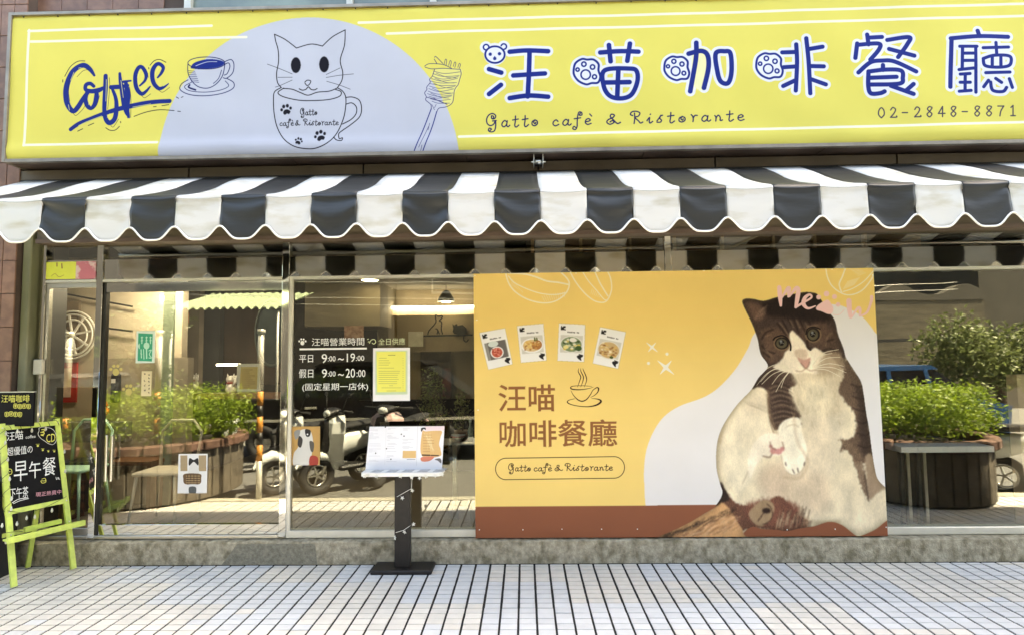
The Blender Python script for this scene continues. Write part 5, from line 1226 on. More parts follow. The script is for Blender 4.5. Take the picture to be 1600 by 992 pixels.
sb = thing('small_blackboard', 'small blackboard with yellow outlined lettering above the left end of the easel', 'blackboard', ((xb0+xb1)/2, -.3, .7))
one('board', M_chalkb, sb, xb0-.14, xb1, -.30, -.285, zb0-.02, zb1); one('edging', M_alu, sb, xb0-.14, xb1+.004, -.304, -.281, zb1+.0005, zb1+.007)
one('post', M_dark, sb, xb0+.02, xb0+.05, -.283, -.262, .701, zb1-.02)
Z5 = lambda a, b_, c, d: (a/4.96, 600+b_/4.96, c/4.96, 600+d/4.96)
text_part('汪喵咖啡', M_chalkY, sb, Z5(12, 82, 228, 138), -.3015)
b = MB()
for (xa, ya, n) in ((120, 168, 4), (52, 230, 4)):
    for k in range(n):
        cx, cy = xa+k*34, ya+random.uniform(-3, 3)
        for p in ([(-13,-15),(13,-15),(13,15),(-13,15),(-13,-15)], [(-8,-5),(8,-5)], [(0,-12),(0,12)], [(-8,6),(8,5)]): ribbon(b, [((cx+a*random.uniform(.8,1.1))/4.96, 600+(cy+c)/4.96) for a, c in p], .004, -.3015, 2)
b.build('chalk_mark', M_chalkY, sb, kind='stuff')

# ------------------------------------------------------------------ things inside the cafe
CEIL = 2.405
one('suspended_ceiling', MATS['interior_ceiling'], bld, -6.0, 5.2, .42, 5.0, CEIL, CEIL+.05)
dl = None
for i, (px, py) in enumerate(((578, 438), (600, 452))):
    x, y = G(px, py, CEIL-.01)
    t = thing('downlight_or_fill_lamp', ('nearer' if i == 0 else 'farther')+' round lit downlight in the ceiling behind the middle window', 'ceiling light', (x, y, CEIL), group='ceiling downlights')
    b = MB(); b.lathe((x, y, CEIL-.012), [(.085, 0), (.085, .011)], 20); b.build('lamp', M_lampE, t); b = MB(); b.torus((x, y, CEIL-.006), .095, .008, 'z'); b.build('rim', M_vinyl, t)
x, z = P(697, 471, 2.3); t = thing('pendant_lamp', 'grey dome pendant lamp hanging over the shelf inside', 'pendant lamp', (x, 2.3, CEIL))
b = MB(); b.lathe((x, 2.3, z), [(.10, 0), (.095, .03), (.06, .09), (.025, .13)], 18); b.build('lamp_shade', mat('grey_shade', (.12, .12, .11), .4), t); b = MB(); b.lathe((x, 2.3, z-.004), [(.05, -.008), (.05, .0)], 14); b.build('lamp', M_lampE, t)
one('cord', M_dark, t, x-.004, x+.004, 2.296, 2.304, z+.125, CEIL)
def strip(pa, pb, y, w_=.03):
    x0, z0 = P(*pa, y); x1, z1 = P(*pb, y); o = one('light_strip', M_lampS, None, x0, x1, y, y+.04, z0, z0+w_); return o
tag(strip((612, 482), (742, 482), 2.44, .022), 'long lit strip light under the ceiling box right of the hood', 'strip light'); tag(strip((338, 571), (374, 571), 2.2, .02), 'short lit strip light over the figurines inside', 'strip light')
tag(strip((250, 470), (268, 470), 1.2, .05), 'short white lamp at the top of the door glass', 'strip light')
for i, (x, y) in enumerate(((-2.98, .70), (-3.75, .75), (-3.35, 1.0))):  # unseen fill lamps added to brighten the left interior
    t = thing('downlight_or_fill_lamp', ['added fill lamp over the counter', 'added fill lamp by the door', 'added fill lamp over the left shelves'][i]+' hidden above the transom', 'ceiling light', (x, y, CEIL), group='ceiling downlights')
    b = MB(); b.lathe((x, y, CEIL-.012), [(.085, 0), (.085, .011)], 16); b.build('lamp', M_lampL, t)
def obj1(name, label, cat, m, *a, group=None, **k): return tag(face(name, m, None, *a, **k), label, cat, group)
obj1('red_poster', 'red framed poster on the beige wall behind the side door', 'poster', M_red, 84, 566, 118, 628, 1.225, th=.02)
o = bpy.data.objects['red_poster']; face('picture', mat('pale_pink_print', (.55, .40, .32), .6, var=.4, scale=9), o, 93, 575, 110, 620, 1.222, th=.002)
obj1('green_board', 'dark green board below the round ornament', 'board', M_green, 58, 590, 84, 680, 1.225, th=.02)
obj1('wooden_board', 'pale wooden board beside the red poster', 'board', M_woodL, 61, 560, 84, 590, 1.23, th=.02)
x, z = P(113, 523, 1.2); t = thing('round_wall_ornament', 'large white spoked round ornament on the beige wall behind the side door', 'ornament', (x, 1.2, z))
wht = mat('ornament_white', (.74, .73, .68), .45, var=.08)
b = MB()
for R in (.238, .205, .15): b.torus((x, 1.2, z), R, .010, 'y', 32, 6)
b.build('rings', wht, t); b = MB(); b.ell((x, 1.2, z), (.03, .015, .03)); b.build('hub', wht, t)
for k in range(8):
    a = k*math.pi/4+.2; b = MB(); b.bar((x+.03*math.cos(a), 1.2, z+.03*math.sin(a)), (x+.2*math.cos(a), 1.2, z+.2*math.sin(a)), .018, .014, up=(0, 1, 0)); b.build('spoke', wht, t)
obj1('yellow_cat_sheet', 'bright yellow sheet with cat face marks over the side door', 'sign', mat('bright_yellow_sheet', (.72, .75, .08), .5, emit=None), 72, 410, 118, 436, .024, th=.006)
o = bpy.data.objects['yellow_cat_sheet']
b = MB(); ribbon(b, [(89, 410.5), (89, 417)], .008, .0235); ribbon(b, [(96.5, 412), (97, 420)], .009, .0235); ribbon(b, [(80, 432), (86, 428), (92, 433), (100, 430)], .003, .0235); b.build('print', M_brownv, o)
obj1('pink_sheet', 'pale pink sheet with a rose pattern over the side door', 'sign', mat('pink_sheet', (.72, .52, .50), .5, col2=(.55, .16, .2), mixscale=7, thr=(.52, .56)), 119, 409, 149, 436, .024, th=.006)
x, z = P(178, 606, 1.05); t = tag(one('water_dispenser', M_dark, None, x-.035, x+.035, 1.04, 1.11, z-.14, z+.14, ch=.012), 'narrow black dispenser on the grey beige block inside', 'dispenser'); one('label', M_vinyl, t, x-.02, x+.02, 1.037, 1.0395, z+.05, z+.09)
x, z = P(164, 640, 1.0); t = thing('orange_figurine', 'small orange cat figurine on the low wall by the door post', 'figurine', (x, 1.0, z-.06))
b = MB(); b.ell((x, 1.0, z-.01), (.035, .035, .045)); b.ell((x, 1.0, z+.045), (.024, .024, .022)); b.ell((x-.014, 1.0, z+.068), (.006, .006, .012), 8, 5); b.ell((x+.014, 1.0, z+.068), (.006, .006, .012), 8, 5); b.build('body', M_orange, t)
obj1('red_paper_square', 'small red framed paper square on the hall wall', 'picture', M_red, 282, 488, 294.5, 504.5, 2.185, th=.01)
o = bpy.data.objects['red_paper_square']; b = MB(); ribbon(b, [(285, 492), (292, 492)], .012, 2.184); ribbon(b, [(285, 497), (292, 497)], .012, 2.184); ribbon(b, [(288, 490), (288, 502)], .012, 2.184); b.build('writing', M_paper, o)
wc = thing('wall_calligraphy', 'black brush calligraphy on the hall wall above the figurines', 'calligraphy', (-3.2, 2.19, 1.3)); Z3 = lambda x, y: (140+x/4.51, 430+y/4.51)
for pts in ([(600,590),(590,625),(560,660)], [(580,650),(610,655),(625,640)], [(600,665),(615,690),(600,710)], [(640,630),(645,680)], [(660,620),(665,650),(680,640)], [(690,625),(698,650)]):
    b = MB(); ribbon(b, [Z3(*p) for p in pts], .03, 2.188); b.build('brush_stroke', M_dark, wc)
for i, (px, py, s_) in enumerate(((274, 606, 1.), (303, 596, .9), (361, 600, 1.1))):
    x, z = P(px, py, 1.95); t = thing('cat_figurine', ['leftmost white cat figurine by the brush calligraphy', 'middle white cat figurine on the inner ledge', 'right white cat figurine with a raised paw beside the yellow menu sheet'][i], 'figurine', (x, 1.95, z-.1*s_), group='white cat figurines inside')
    b = MB(); b.ell((x, 1.95, z-.04*s_), (.055*s_, .05*s_, .07*s_)); b.ell((x, 1.94, z+.05*s_), (.045*s_, .04*s_, .04*s_)); b.tube([(x+.03*s_, 1.93, z-.02*s_), (x+.06*s_, 1.92, z+.03*s_), (x+.055*s_, 1.92, z+.09*s_)], [.018*s_, .016*s_, .018*s_], 8)
    for sx in (-1, 1): b.tube([(x+sx*.028*s_, 1.94, z+.075*s_), (x+sx*.034*s_, 1.94, z+.11*s_)], [.014*s_, .002], 6)
    b.build('body', M_skin, t); b = MB(); b.torus((x, 1.94, z+.015*s_), .036*s_, .006*s_, 'z', 14, 5); b.build('collar', M_red, t)
face('inner_ledge', M_wood, bld, 262, 615, 440, 622, 1.85, .2)
x, z = P(427, 520, 1.5); t = thing('round_dark_disc', 'large round dark teal wall disc behind the right part of the door glass', 'wall_disc', (x, 1.5, z))  # plain dark oval disc
b = MB(); b.lathe((0, 0, 0), [(.23, -.02), (.23, .0)], 28); b.v = [(x+p[0]*.78, 1.5+p[2], z+p[1]*1.5) for p in b.v]; b.build('disc', mat('dark_teal', (.016, .024, .025), .8, var=.4, scale=9, spec=.1), t)
b = MB(); b.torus((0, 0, 0), .23, .012, 'y', 32, 6); b.v = [(x+p[0]*.78, 1.475+p[1], z+p[2]*1.5) for p in b.v]; b.build('rim', mat('teal_grey_rim', (.04, .05, .045), .7, spec=.1), t)
# desk and chair near the door
x0, z0 = P(165, 752, .75); x1, _ = P(252, 722, .95)
t = thing('desk', 'brown wooden desk just inside the sliding door', 'desk', (x0, .95, .178))
one('desk_top', M_wood, t, x0-.3, x1, .80, 1.09, .60, .635); one('side_panel', M_wood, t, x1-.05, x1-.01, .82, 1.07, .178, .599); one('side_panel', M_wood, t, x0-.28, x0-.24, .82, 1.07, .178, .599)
def chair(x, y, m, lab, h=.42):
    t = thing('chair', lab, 'chair', (x, y, .178), group='chairs inside the cafe')
    one('seat', m, t, x-.19, x+.19, y-.18, y+.18, .178+h, .178+h+.03, ch=.01)
    for sx, sy in ((-1, -1), (1, -1), (-1, 1), (1, 1)):
        b = MB(); b.tube([(x+sx*.16, y+sy*.15, .178+h), (x+sx*.20, y+sy*.19, .178)], [.014, .010], 7); b.build('leg', m, t)
    b = MB(); b.tube([(x-.16, y+.17, .21+h), (x-.18, y+.21, .5+h), (x-.10, y+.22, .60+h), (x+.10, y+.22, .60+h), (x+.18, y+.21, .5+h), (x+.16, y+.17, .21+h)], .013, 8); b.build('backrest', m, t); return t
chair(-3.10, .48, mat('cream_chair', (.42, .38, .30), .5), 'cream chair whose legs show behind the lower door rail')
chair(-4.02, .62, M_mint, 'mint green chair behind the chalkboard easel')
face('inner_table_edge', M_dark, bld, 92, 722, 150, 730, .7, .3)
obj1('orange_sign_board', 'worn orange notice board low behind the side door', 'board', mat('worn_orange', (.20, .07, .03), .6, var=.3, scale=16, col2=(.08, .03, .02), mixscale=20), 112, 750, 128, 832, .7, th=.02)
# rear wall drawing of a dog and a cat on a line
wd = thing('wall_line_drawing', 'line drawing of a seated dog and black cat on the rear wall', 'wall drawing', (-.9, 2.44, 1.7)); Z4 = lambda x, y: (440+x/4.51, 430+y/4.51); YD = 2.436
face('drawing_panel', MATS['rear_plaster'], bld, 600, 493, 745, 548, 2.45, .15)
for pts in ([(1030,418),(1040,388),(1085,335),(1085,300),(1085,280),(1105,290),(1130,285),(1130,300),(1112,320),(1128,332),(1126,380),(1135,415)], [(1095,415),(1100,385),(1085,375)], [(1100,385),(1112,415)]):
    b = MB(); ribbon(b, [Z4(*p) for p in pts], .014, YD); b.build('dog_outline', M_dark, wd)
b = MB(); ribbon(b, [Z4(985,428), Z4(1345,420)], .02, YD); b.build('shelf_line', M_dark, wd)
b = MB(); flat_poly(b, [Z4(*p) for p in ((1202,340),(1215,352),(1235,340),(1240,355),(1275,348),(1305,375),(1303,405),(1285,418),(1235,416),(1215,410),(1205,395),(1210,375))], YD-.001); b.build('cat_shape', M_dark, wd)
b = MB(); ribbon(b, [Z4(*p) for p in ((1285,410),(1282,450),(1300,468),(1318,450))], .014, YD); b.build('cat_tail', M_dark, wd)
obj1('pinned_papers', 'crumpled white paper pinned at the left end of the drawn line', 'paper', mat('old_white_paper', (.6, .57, .48), .7, var=.2, scale=12), 638, 518, 661, 541, 2.40, th=.01)
obj1('pink_notice', 'faded pink notice hung below the hood', 'notice', mat('faded_pink_paper', (.32, .20, .15), .7, var=.3, scale=12, col2=(.20, .10, .07), mixscale=22), 538, 509, 568, 528, 1.88, th=.01)
obj1('photo_frame', 'red and black photo frames in the niche behind the plant', 'picture', mat('red_black_frames', (.15, .04, .03), .5, var=.4, scale=7, col2=(.02, .02, .02), mixscale=6), 691, 575, 705, 620, 2.64, th=.02)

def foliage(name, parent, centers, n, spread, size, m, kind='stuff', flat=0.):
    """n small leaf faces around the given blobs (x, y, z, rx, ry, rz)"""
    C_ = np.array(centers, float); wt = C_[:, 3]*C_[:, 4]*C_[:, 5]; idx = rng.choice(len(C_), n, p=wt/wt.sum())
    u = rng.normal(size=(n, 3)); u /= np.linalg.norm(u, axis=1)[:, None]; rad = rng.random(n)**.33*(1+spread*rng.normal(size=n)*.12)
    c = C_[idx, :3]+u*rad[:, None]*C_[idx, 3:6]
    nrm = rng.normal(size=(n, 3))+np.array([0, 0, .8]); nrm /= np.linalg.norm(nrm, axis=1)[:, None]
    a = np.cross(nrm, rng.normal(size=(n, 3))); a /= np.linalg.norm(a, axis=1)[:, None]; bb = np.cross(nrm, a)
    s_ = size*rng.uniform(.6, 1.35, n)[:, None]
    v = np.stack([c-a*s_, c+bb*s_*.45, c+a*s_, c-bb*s_*.45], 1).reshape(-1, 3)-np.array(offs(parent) if parent else (0, 0, 0))
    me = bpy.data.meshes.new(name); me.from_pydata(v.tolist(), [], np.arange(4*n).reshape(n, 4).tolist()); me.materials.append(m)
    o = bpy.data.objects.new(name, me); COL.objects.link(o); o.parent = parent
    if kind: o['kind'] = kind
    return o
def potted(px, py_top, py_bot, y, lab, n, wid):
    x, zt = P(px, py_top, y); _, zb = P(px, py_bot, y); t = thing('potted_plant', lab, 'plant', (x, y, zb), group='potted plants in the window')
    b = MB(); b.lathe((x, y, zb), [(.05, 0), (.07, .10), (.075, .11)], 12); b.build('pot', mat('terracotta', (.20, .10, .05), .7), t)
    b = MB(); b.tube([(x, y, zb+.1), (x+.02, y, zb+.25), (x-.02, y, zt-.12)], [.008, .006, .003], 6); b.tube([(x, y, zb+.15), (x-.1, y, zb+.3), (x-.16, y+.02, zt-.3)], [.006, .004, .002], 5); b.tube([(x, y, zb+.18), (x+.12, y, zb+.3)], [.005, .002], 5); b.build('stem', M_stem, t)
    foliage('foliage', t, [(x-wid*.1, y, (zt+zb)/2+.12, wid*.6, .12, (zt-zb)*.32), (x+wid*.2, y, zb+.25, wid*.5, .12, .12), (x-wid*.35, y, zb+.17, wid*.5, .1, .09), (x, y, zt-.08, wid*.3, .08, .09)], n, 1., .017, M_leafW, flat=.2)
M_leafW = mat('window_leaf', (.16, .19, .06), .4, var=.5, scale=14, transl=.2, col2=(.30, .32, .13), mixscale=30)
potted(678, 575, 700, .42, 'tall leafy plant behind the window to the right of the yellow notice', 620, .2)
potted(722, 610, 692, .52, 'smaller leafy plant by the white bottle at the window', 260, .11)
one('window_shelf', mat('grey_laminate', (.34, .32, .28), .4), bld, P(590, 690, .4)[0], -.40, .36, .66, P(700, 691, .4)[1]-.015, P(700, 691, .4)[1])
x, z = P(716, 683, .45); t = thing('white_bowl', 'white bowl with a red rim line on the window shelf', 'bowl', (x, .45, z-.03)); b = MB(); b.lathe((x, .45, z-.028), [(.025, 0), (.055, .035), (.062, .055)], 18); b.build('bowl', M_skin, t); b = MB(); b.torus((x, .45, z+.012), .060, .004, 'z', 20, 5); b.build('rim_line', M_red, t)
x, z = P(735, 672, .45); t = thing('white_bottle', 'pale bottle beside the bowl on the window shelf', 'bottle', (x, .45, z)); b = MB(); b.lathe((x, .45, z-.095), [(.022, 0), (.024, .10), (.010, .135), (.009, .165)], 14); b.build('glass', mat('pale_bottle', (.40, .45, .38), .15), t); b = MB(); b.lathe((x, .45, z+.07), [(.011, 0), (.011, .03)], 10); b.build('cap', M_vinyl, t)
for px in (709, 712): x, _ = P(px, 700, .5); b = MB(); b.tube([(x, .5, z-.10), (x, .5, .18)], .012, 8); b.build('shelf_leg', M_steel2, bld)
# white-topped table behind the right window
x0, z = P(1407, 702, .14); x1, _ = P(1552, 702, .14); t = thing('white_topped_table', 'high table with a white top edge and dark legs behind the right window', 'table', ((x0+x1)/2, .22, .178))
one('table_top', M_vinyl, t, x0, x1, .13, .33, z-.022, z+.022)
for px in (1409, 1420, 1436, 1446): x, _ = P(px, 760, .2); one('leg', M_dark if px in (1409, 1436) else M_steel2, t, x-.012, x+.012, .19, .22, .178, z-.023)
face('pale_column', mat('peach_column', (.50, .36, .24), .6), bld, 1588, 585, 1640, 833, .10, .1)

# ------------------------------------------------------------------ the street the glass mirrors
def planter(x, y, R, lab, hed, lh, z0=0.):
    t = thing('round_planter', lab, 'planter', (x, y, z0), group='round stone planters')
    b = MB(); b.lathe((x, y, z0), [(R-.06, 0), (R-.06, .56)], 28); b.build('soil_bed', mat('planter_core', (.05, .04, .03), .9), t)  # plain dark brown core inside the slab ring
    sl0 = None; n = int(2*math.pi*R/.14)
    for k in range(n):
        if sl0 is None:
            bb = MB(); bb.box(-.066, .066, -.03, .03, .02, .55, ch=.008); sl0 = bb.build('stone_slab', mat('planter_stone', (.12, .10, .075), .85, var=.4, scale=9, bump=.6, bscale=60, objrand=.2), t, local=True); o = sl0
        else: o = sl0.copy(); COL.objects.link(o)
        a = 2*math.pi*k/n; o.location = ((R-.02)*math.cos(a), (R-.02)*math.sin(a), 0); o.rotation_euler = (0, 0, a+math.pi/2)
    cp = None; n = int(2*math.pi*R/.19)
    for k in range(n):
        if cp is None:
            bb = MB(); bb.box(-.09, .09, -.07, .07, .56, .66, ch=.015); cp = bb.build('brick', mat('planter_brick', (.13, .07, .05), .8, var=.3, scale=9, bump=.4, objrand=.2), t, local=True); o = cp
        else: o = cp.copy(); COL.objects.link(o)
        a = 2*math.pi*k/n; o.location = (R*math.cos(a), R*math.sin(a), 0); o.rotation_euler = (0, 0, a+math.pi/2)
    h = thing('hedge', hed, 'hedge', (x, y, z0+.62), group='clipped hedges in the planters')
    b = MB(); [b.tube([(x+a, y+c, z0+.6), (x+a*1.4, y+c*1.3, z0+lh-.1)], [.018, .006], 6) for a, c in ((0, 0), (.3, .2), (-.35, .1), (.1, -.3), (-.2, -.25))]; b.build('stem', M_stem, h)
    bl = []
    for gx in np.arange(-1, 1.01, .25):
        for gy in np.arange(-1, 1.01, .33):
            if gx*gx+gy*gy < 1.15:
                for gz in np.linspace(z0+.80, z0+lh-.13, 3): bl.append((x+R*.98*gx+random.uniform(-.05, .05), y+R*.85*gy+random.uniform(-.05, .05), gz+random.uniform(-.05, .05), .17, .17, random.uniform(.11, .17)))
    foliage('crown', h, bl, 13000, 1.2, .024, M_leaf)
planter(-4.42, -2.3, .92, 'round planter of stone slabs with a brick rim at the left pavement edge', 'bright green hedge in the left planter', 1.22)
planter(4.28, -2.0, .72, 'round planter of stone slabs with a brick rim at the right pavement edge', 'bright green hedge in the right planter', 1.20)
M_orangeP = mat('orange_stripe', (.60, .26, .05), .5, var=.1)
def scooter(x, y, rz, m, lab, z0=-.15, s=1.0):
    t = thing('motor_scooter', lab, 'scooter', (x, y, z0), rz, group='scooters parked along the kerb'); L_ = dict(local=True)
    # local: front towards +y
    def tyre(yy):
        b = MB(); b.torus((0, yy, .24), .19, .05, 'x', 26, 8); w_ = b.build('wheel', M_rubber, t, **L_); b = MB(); b.torus((0, yy, .24), .125, .012, 'x', 20, 5)
        for k in range(5): a = k*1.2566; b.bar((0, yy, .24), (0, yy+.13*math.cos(a), .24+.13*math.sin(a)), .02, .02, up=(1, 0, 0))
        b.build('rim', M_steel2, w_, **L_)
    tyre(.62); tyre(-.60)
    def shell(name, secs, mm, n=14):
        vs = []
        for (yy, zc, hw, hh) in secs:
            for k in range(n): a = 2*math.pi*k/n; vs.append((hw*math.cos(a), yy, zc+hh*math.sin(a)))
        b = MB(); q = len(secs); b.add(vs, [(j*n+k, j*n+(k+1) % n, (j+1)*n+(k+1) % n, (j+1)*n+k) for j in range(q-1) for k in range(n)], True)
        b.f += [tuple(range(n)), tuple(range((q-1)*n, q*n))[::-1]]; b.m += [0, 0]; return b.build(name, mm, t, **L_)
    shell('front_fender', [(.90, .36, .02, .02), (.84, .44, .07, .06), (.66, .50, .085, .07), (.50, .46, .07, .06), (.44, .38, .03, .03)], m)
    # leg shield: faceted, with a forward ridge, broad at the knees and narrow below
    vs = []; se = [(.30, .05, .38), (.44, .12, .42), (.60, .18, .46), (.76, .235, .47), (.88, .22, .45), (.96, .13, .42)]
    for z, hw, yy in se: vs += [(-hw, yy-.10, z), (-hw*.55, yy+.015, z), (0, yy+.05, z), (hw*.55, yy+.015, z), (hw, yy-.10, z)]
    b = MB(); b.add(vs, [(j*5+i, j*5+i+1, (j+1)*5+i+1, (j+1)*5+i) for j in range(5) for i in range(4)]); o = b.build('leg_shield', m, t, **L_); q = o.modifiers.new('thickness', 'SOLIDIFY'); q.thickness = .03
    shell('front_cowl', [(.60, .66, .03, .10), (.56, .68, .09, .20), (.47, .74, .13, .24), (.38, .80, .10, .15)], M_dark)
    shell('handlebar_cover', [(.52, .98, .05, .04), (.44, 1.02, .14, .06), (.36, 1.02, .14, .05), (.30, 1.0, .06, .03)], M_dark)
    b = MB(); b.add([(-.05, .60, .50), (.05, .60, .50), (.09, .585, .78), (.055, .56, .92), (-.055, .56, .92), (-.09, .585, .78)], [(0, 1, 2, 3, 4, 5)]); b.build('front_grille', M_dark, t, **L_)
    b = MB(); b.ell((0, .50, 1.0), (.075, .04, .05)); b.build('headlight', mat('headlight_glass', (.6, .62, .6), .08, spec=1.), t, **L_)
    b = MB(); b.tube([(-.36, .34, 1.03), (-.15, .40, 1.03), (.15, .40, 1.03), (.36, .34, 1.03)], .016, 8); b.build('handlebar', M_rubber, t, **L_)
    for sx in (-1, 1): b = MB(); b.tube([(sx*.2, .40, 1.04), (sx*.27, .36, 1.22)], .006, 6); b.ell((sx*.30, .35, 1.24), (.05, .012, .032)); b.build('mirror', M_dark, t, **L_)
    b = MB(); b.box(-.13, .13, -.20, .36, .27, .33, ch=.02); b.build('floorboard', M_dark, t, **L_)
    shell('rear_body', [(-.16, .52, .10, .16), (-.30, .56, .15, .18), (-.60, .60, .15, .15), (-.88, .66, .08, .09), (-.96, .68, .02, .03)], m)
    shell('seat', [(-.10, .74, .09, .03), (-.22, .77, .13, .05), (-.60, .80, .14, .05), (-.84, .82, .10, .04)], M_rubber)
    b = MB(); b.tube([(0, .56, .24), (0, .44, .50), (0, .40, 1.0)], .028, 8); b.build('fork', M_steel2, t, **L_); return t
scooter(-3.45, -3.0, .95, M_scW, 'white scooter reflected beside the left planter')
scooter(-2.72, -3.15, .80, M_scW, 'white scooter reflected under the opening hours')
scooter(-2.22, -3.2, .75, M_scW, 'white scooter reflected left of the menu stand')
scooter(-1.80, -3.7, .25, M_scP, 'pale pink scooter reflected behind the menu stand')
scooter(5.30, -2.9, 2.6, M_scW, 'white and black scooter reflected at the right edge')
def pole(px, lab, h=1.85, y=-1.92):
    yv = .1-y; x, _ = P(px, 700, yv); t = thing('striped_pole', lab, 'pole', (x, y, 0), group='grey poles with orange and black stripes'); z = 0; i = 0
    for a, c, m in ((0, .42, M_alu), (.42, .60, M_orangeP), (.60, .74, M_dark), (.74, .92, M_orangeP), (.92, 1.04, M_dark), (1.04, 1.20, M_orangeP), (1.20, h, M_alu)):
        b = MB(); b.tube([(x, y, a+.0005), (x, y, c)], .034, 12); b.build('sleeve', m, t)
    b = MB(); b.tube([(x, y, h+.001), (x, y, h+.05)], .045, 12); b.build('cap', M_alu, t); return x
for px, l in ((103, 'leftmost striped pole reflected in the side door'), (244, 'striped pole reflected beside the green sign'), (405, 'striped pole reflected at the right of the sliding door')): px_x = pole(px, l)
# green sign on the door glass
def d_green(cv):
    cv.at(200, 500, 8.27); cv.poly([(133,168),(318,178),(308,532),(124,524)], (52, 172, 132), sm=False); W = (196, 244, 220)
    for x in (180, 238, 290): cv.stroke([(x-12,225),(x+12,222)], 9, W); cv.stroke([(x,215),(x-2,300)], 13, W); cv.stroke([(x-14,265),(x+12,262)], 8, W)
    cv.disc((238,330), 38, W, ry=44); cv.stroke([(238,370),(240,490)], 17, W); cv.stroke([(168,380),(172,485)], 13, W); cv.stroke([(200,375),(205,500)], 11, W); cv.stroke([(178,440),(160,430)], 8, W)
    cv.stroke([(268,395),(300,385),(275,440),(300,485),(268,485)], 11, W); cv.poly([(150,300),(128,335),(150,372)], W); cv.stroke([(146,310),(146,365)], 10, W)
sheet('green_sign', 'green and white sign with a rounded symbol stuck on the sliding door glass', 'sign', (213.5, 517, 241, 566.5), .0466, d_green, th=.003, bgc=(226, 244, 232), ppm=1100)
# cars across the road
def carsec(secs, m, name, par):
    n = len(secs[0]); vs = [p for s in secs for p in s]; b = MB(); b.add(vs, [(j*n+k, j*n+(k+1) % n, (j+1)*n+(k+1) % n, (j+1)*n+k) for j in range(len(secs)-1) for k in range(n)], False)
    b.f += [tuple(range(n)), tuple(range((len(secs)-1)*n, len(secs)*n))[::-1]]; b.m += [0, 0]; return b.build(name, m, par)
def car(cx, cy, cz, paint, name, lab, L=1., H=1.):
    t = thing(name, lab, 'car', (cx, cy, cz)); side = [(-2.1, .35), (-2.15, .75), (-1.6, .92), (1.7, .95), (2.15, .85), (2.1, .35)]; cab = [(-1.15, .93), (-.55, 1.42), (1.0, 1.45), (1.75, .95)]
    gm = mat('car_glass', (.02, .025, .03), .06, spec=1.)
    carsec([[(cx+a*L, cy+s, cz+z*H) for a, z in side] for s in (-.85, .85)], paint, 'body', t)
    carsec([[(cx+a*L, cy+s, cz+z*H) for a, z in cab] for s in (-.72, .72)], gm, 'cabin_glass', t)
    carsec([[(cx+a*L, cy+s, cz+z*H) for a, z in ((-.62, 1.40), (-.5, 1.46), (.98, 1.49), (1.1, 1.42))] for s in (-.74, .74)], paint, 'roof', t)
    for px_a in (-.5, .35, 1.05):
        b = MB(); b.bar((cx+px_a*L, cy+.735, cz+.93*H), (cx+(px_a*.8+.05)*L, cy+.735, cz+1.42*H), .02, .06, up=(1, 0, 0)); b.build('pillar', paint, t)
    b = MB(); b.box(cx-2.0*L, cx+2.0*L, cy+.851, cy+.862, cz+.60*H, cz+.64*H); b.build('side_trim', M_alu, t)
    for sx in (-.7, .55): b = MB(); b.box(cx+sx*L, cx+(sx+.16)*L, cy+.851, cy+.875, cz+.78*H, cz+.81*H); b.build('door_handle', M_alu, t)
    for a in (-1.35, 1.35):
        for s in (-.8, .8): b = MB(); b.torus((cx+a*L, cy+s, cz+.32), .23, .09, 'y', 20, 8); w_ = b.build('wheel', M_rubber, t); b = MB(); b.lathe((0, 0, 0), [(.2, -.03), (.2, .03)], 16); b.v = [(cx+a*L+p[0], cy+s+p[2], cz+.32+p[1]) for p in b.v]; b.build('hub_cap', M_steel2, w_)
car(5.55, -5.6, -.15, M_blue, 'blue_car', 'blue car reflected above the hedge right of the banner')
car(-2.9, -5.9, -.15, mat('black_car_paint', (.012, .012, .014), .15, spec=.6), 'black_car', 'black car reflected behind the scooters in the middle window', L=1.12, H=1.12)
car(-9.2, -6.4, -.15, mat('grey_car_paint', (.10, .10, .10), .2), 'grey_car', 'grey car reflected far left behind the hedge')
# facades over the road
def facade(name, lab, x0, x1, y, h, m, wins=()):
    t = thing(name, lab, 'building', ((x0+x1)/2, y, -.5)); one('wall', m, t, x0, x1, y-6, y, -.5, h)
    for (a, c, z0, z1) in wins:
        f = one('window_frame', M_alu, t, a, c, y+.002, y+.06, z0, z1); one('pane', M_dark, f, a+.06, c-.06, y+.061, y+.07, z0+.06, z1-.06)
    return t
M_facB = mat('olive_brown_render', (.032, .029, .022), .85, var=.25, scale=1.2, col2=(.018, .016, .012), mixscale=.7)
M_facD = mat('dark_shop_front', (.035, .030, .024), .7, var=.3, scale=1.)
M_facG = mat('grey_render', (.07, .062, .045), .85, var=.2, scale=1.)
facade('opposite_building', 'dark building over the road reflected in the sliding door', -26, -4.2, -13.2, 9, M_facD, [(-12, -9.5, 4, 6), (-8, -5.6, 4, 6)])
facade('opposite_building', 'olive brown building over the road reflected in the middle window', -4.1, 10.4, -14, 11, M_facB, [(-3, -.8, 3.6, 5.6), (.4, 2.4, 3.6, 5.6), (-3, -.8, 7, 9), (.4, 2.4, 7, 9)])
t = facade('opposite_building', 'tall brown building over the road reflected in the right window', 14.1, 34, -13.5, 12, M_facG, [(16, 18, 4, 6)])
t = thing('stone_garden_wall', 'stone wall with a pale scalloped coping reflected in the right window', 'wall', (12.3, -13.2, -.5)); one('wall', mat('rough_stone_wall', (.10, .085, .055), .9, var=.4, scale=4, bump=.8, bscale=6, stretch=(.5, 1, 2)), t, 10.5, 14.0, -13.6, -13.2, -.5, 3.1)
pb = MB(); pts_ = [(10.5+.1*i, 3.28+.32*abs(math.sin(i*.1*1.6))**3) for i in range(36)]; pb.prism([(10.5, 3.101)]+pts_+[(14.0, 3.101)], -13.18, -13.55); pb.build('coping', M_facG, t)
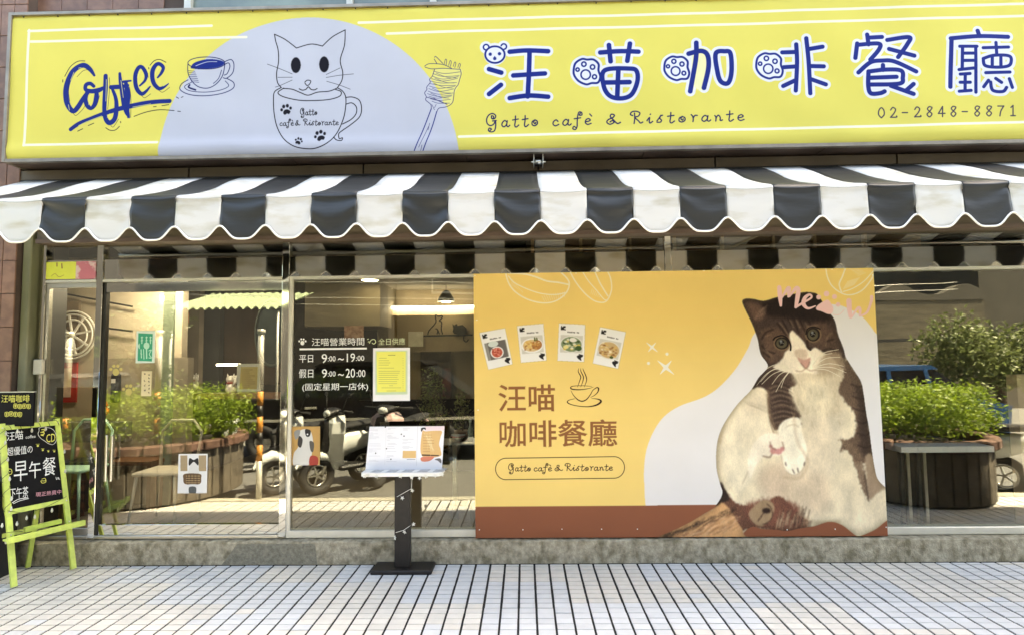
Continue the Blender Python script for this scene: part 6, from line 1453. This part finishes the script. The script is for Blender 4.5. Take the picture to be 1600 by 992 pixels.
t = thing('steel_frame', 'dark steel post and beam over the road reflected left of the bushy tree', 'frame', (9.6, -9.5, -.15))
for n_, p0, p1 in (('beam', (8.2, -9.5, 1.83), (10.25, -9.5, 1.83)), ('post', (10.0, -9.5, -.15), (10.0, -9.5, 1.79)), ('post', (8.3, -9.5, -.15), (8.3, -9.5, 1.79))): b = MB(); b.bar(p0, p1, .07, .07, up=(0, 1, 0)); b.build(n_, M_dark, t)
# corrugated canopy
t = thing('corrugated_canopy', 'pale green corrugated canopy reflected at the top of the sliding door', 'canopy', (-6.9, -8.5, 2.8)); vs = []
for i in range(121): x = -8.25+i*.022; z = .035*math.sin(i*.75); vs += [(x, -8.5, 2.74+z), (x+.25, -9.9, 3.22+z)]
b = MB(); b.add(vs, [(2*i, 2*i+2, 2*i+3, 2*i+1) for i in range(120)]); o = b.build('sheet', mat('pale_green_sheet', (.30, .36, .22), .5, var=.1), t); q = o.modifiers.new('thickness', 'SOLIDIFY'); q.thickness = .01
for x in (-8.2, -5.7): b = MB(); b.tube([(x, -8.6, -.15), (x, -8.6, 2.68)], .03, 8); b.build('post', M_alu, t)
# trees
M_leafM = mat('mid_leaf', (.10, .13, .035), .5, var=.45, scale=9, transl=.3, col2=(.19, .22, .08), mixscale=6)
def tree(x, y, h, r, lab, n, m):
    t = thing('street_tree', lab, 'tree', (x, y, -.15), group='street trees over the road')
    b = MB(); b.tube([(x, y, -.15), (x+.05, y, h*.35), (x-.05, y+.05, h*.6)], [.12, .09, .06], 9)
    for k in range(5): a = k*1.3; b.tube([(x, y, h*.4), (x+r*.5*math.cos(a), y+r*.5*math.sin(a), h*.75)], [.05, .015], 6)
    b.build('trunk', M_stem, t)
    foliage('crown', t, [(x+r*.7*random.uniform(-1, 1), y+r*.5*random.uniform(-1, 1), h*random.uniform(.45, .98), r*.38, r*.38, r*.30) for _ in range(16)], n, 1.3, .055, m)
tree(9.3, -7.0, 2.0, 1.35, 'bushy street tree reflected at the right end of the window', 7000, M_leafM)
tree(-7.4, -6.5, 2.7, .9, 'thin street tree reflected behind the green sign', 1500, M_leafD)
# overhead wires
t = thing('overhead_wires', 'thin cables across the road reflected high in the middle window', 'cables', (0, -9.5, 3.0))
for z in (3.05, 3.22, 3.6):
    b = MB(); b.tube([(-9+i*1.5, -9.5, z-.25*math.sin(i/13*math.pi)) for i in range(14)], .007, 5); b.build('wire', M_alu, t)
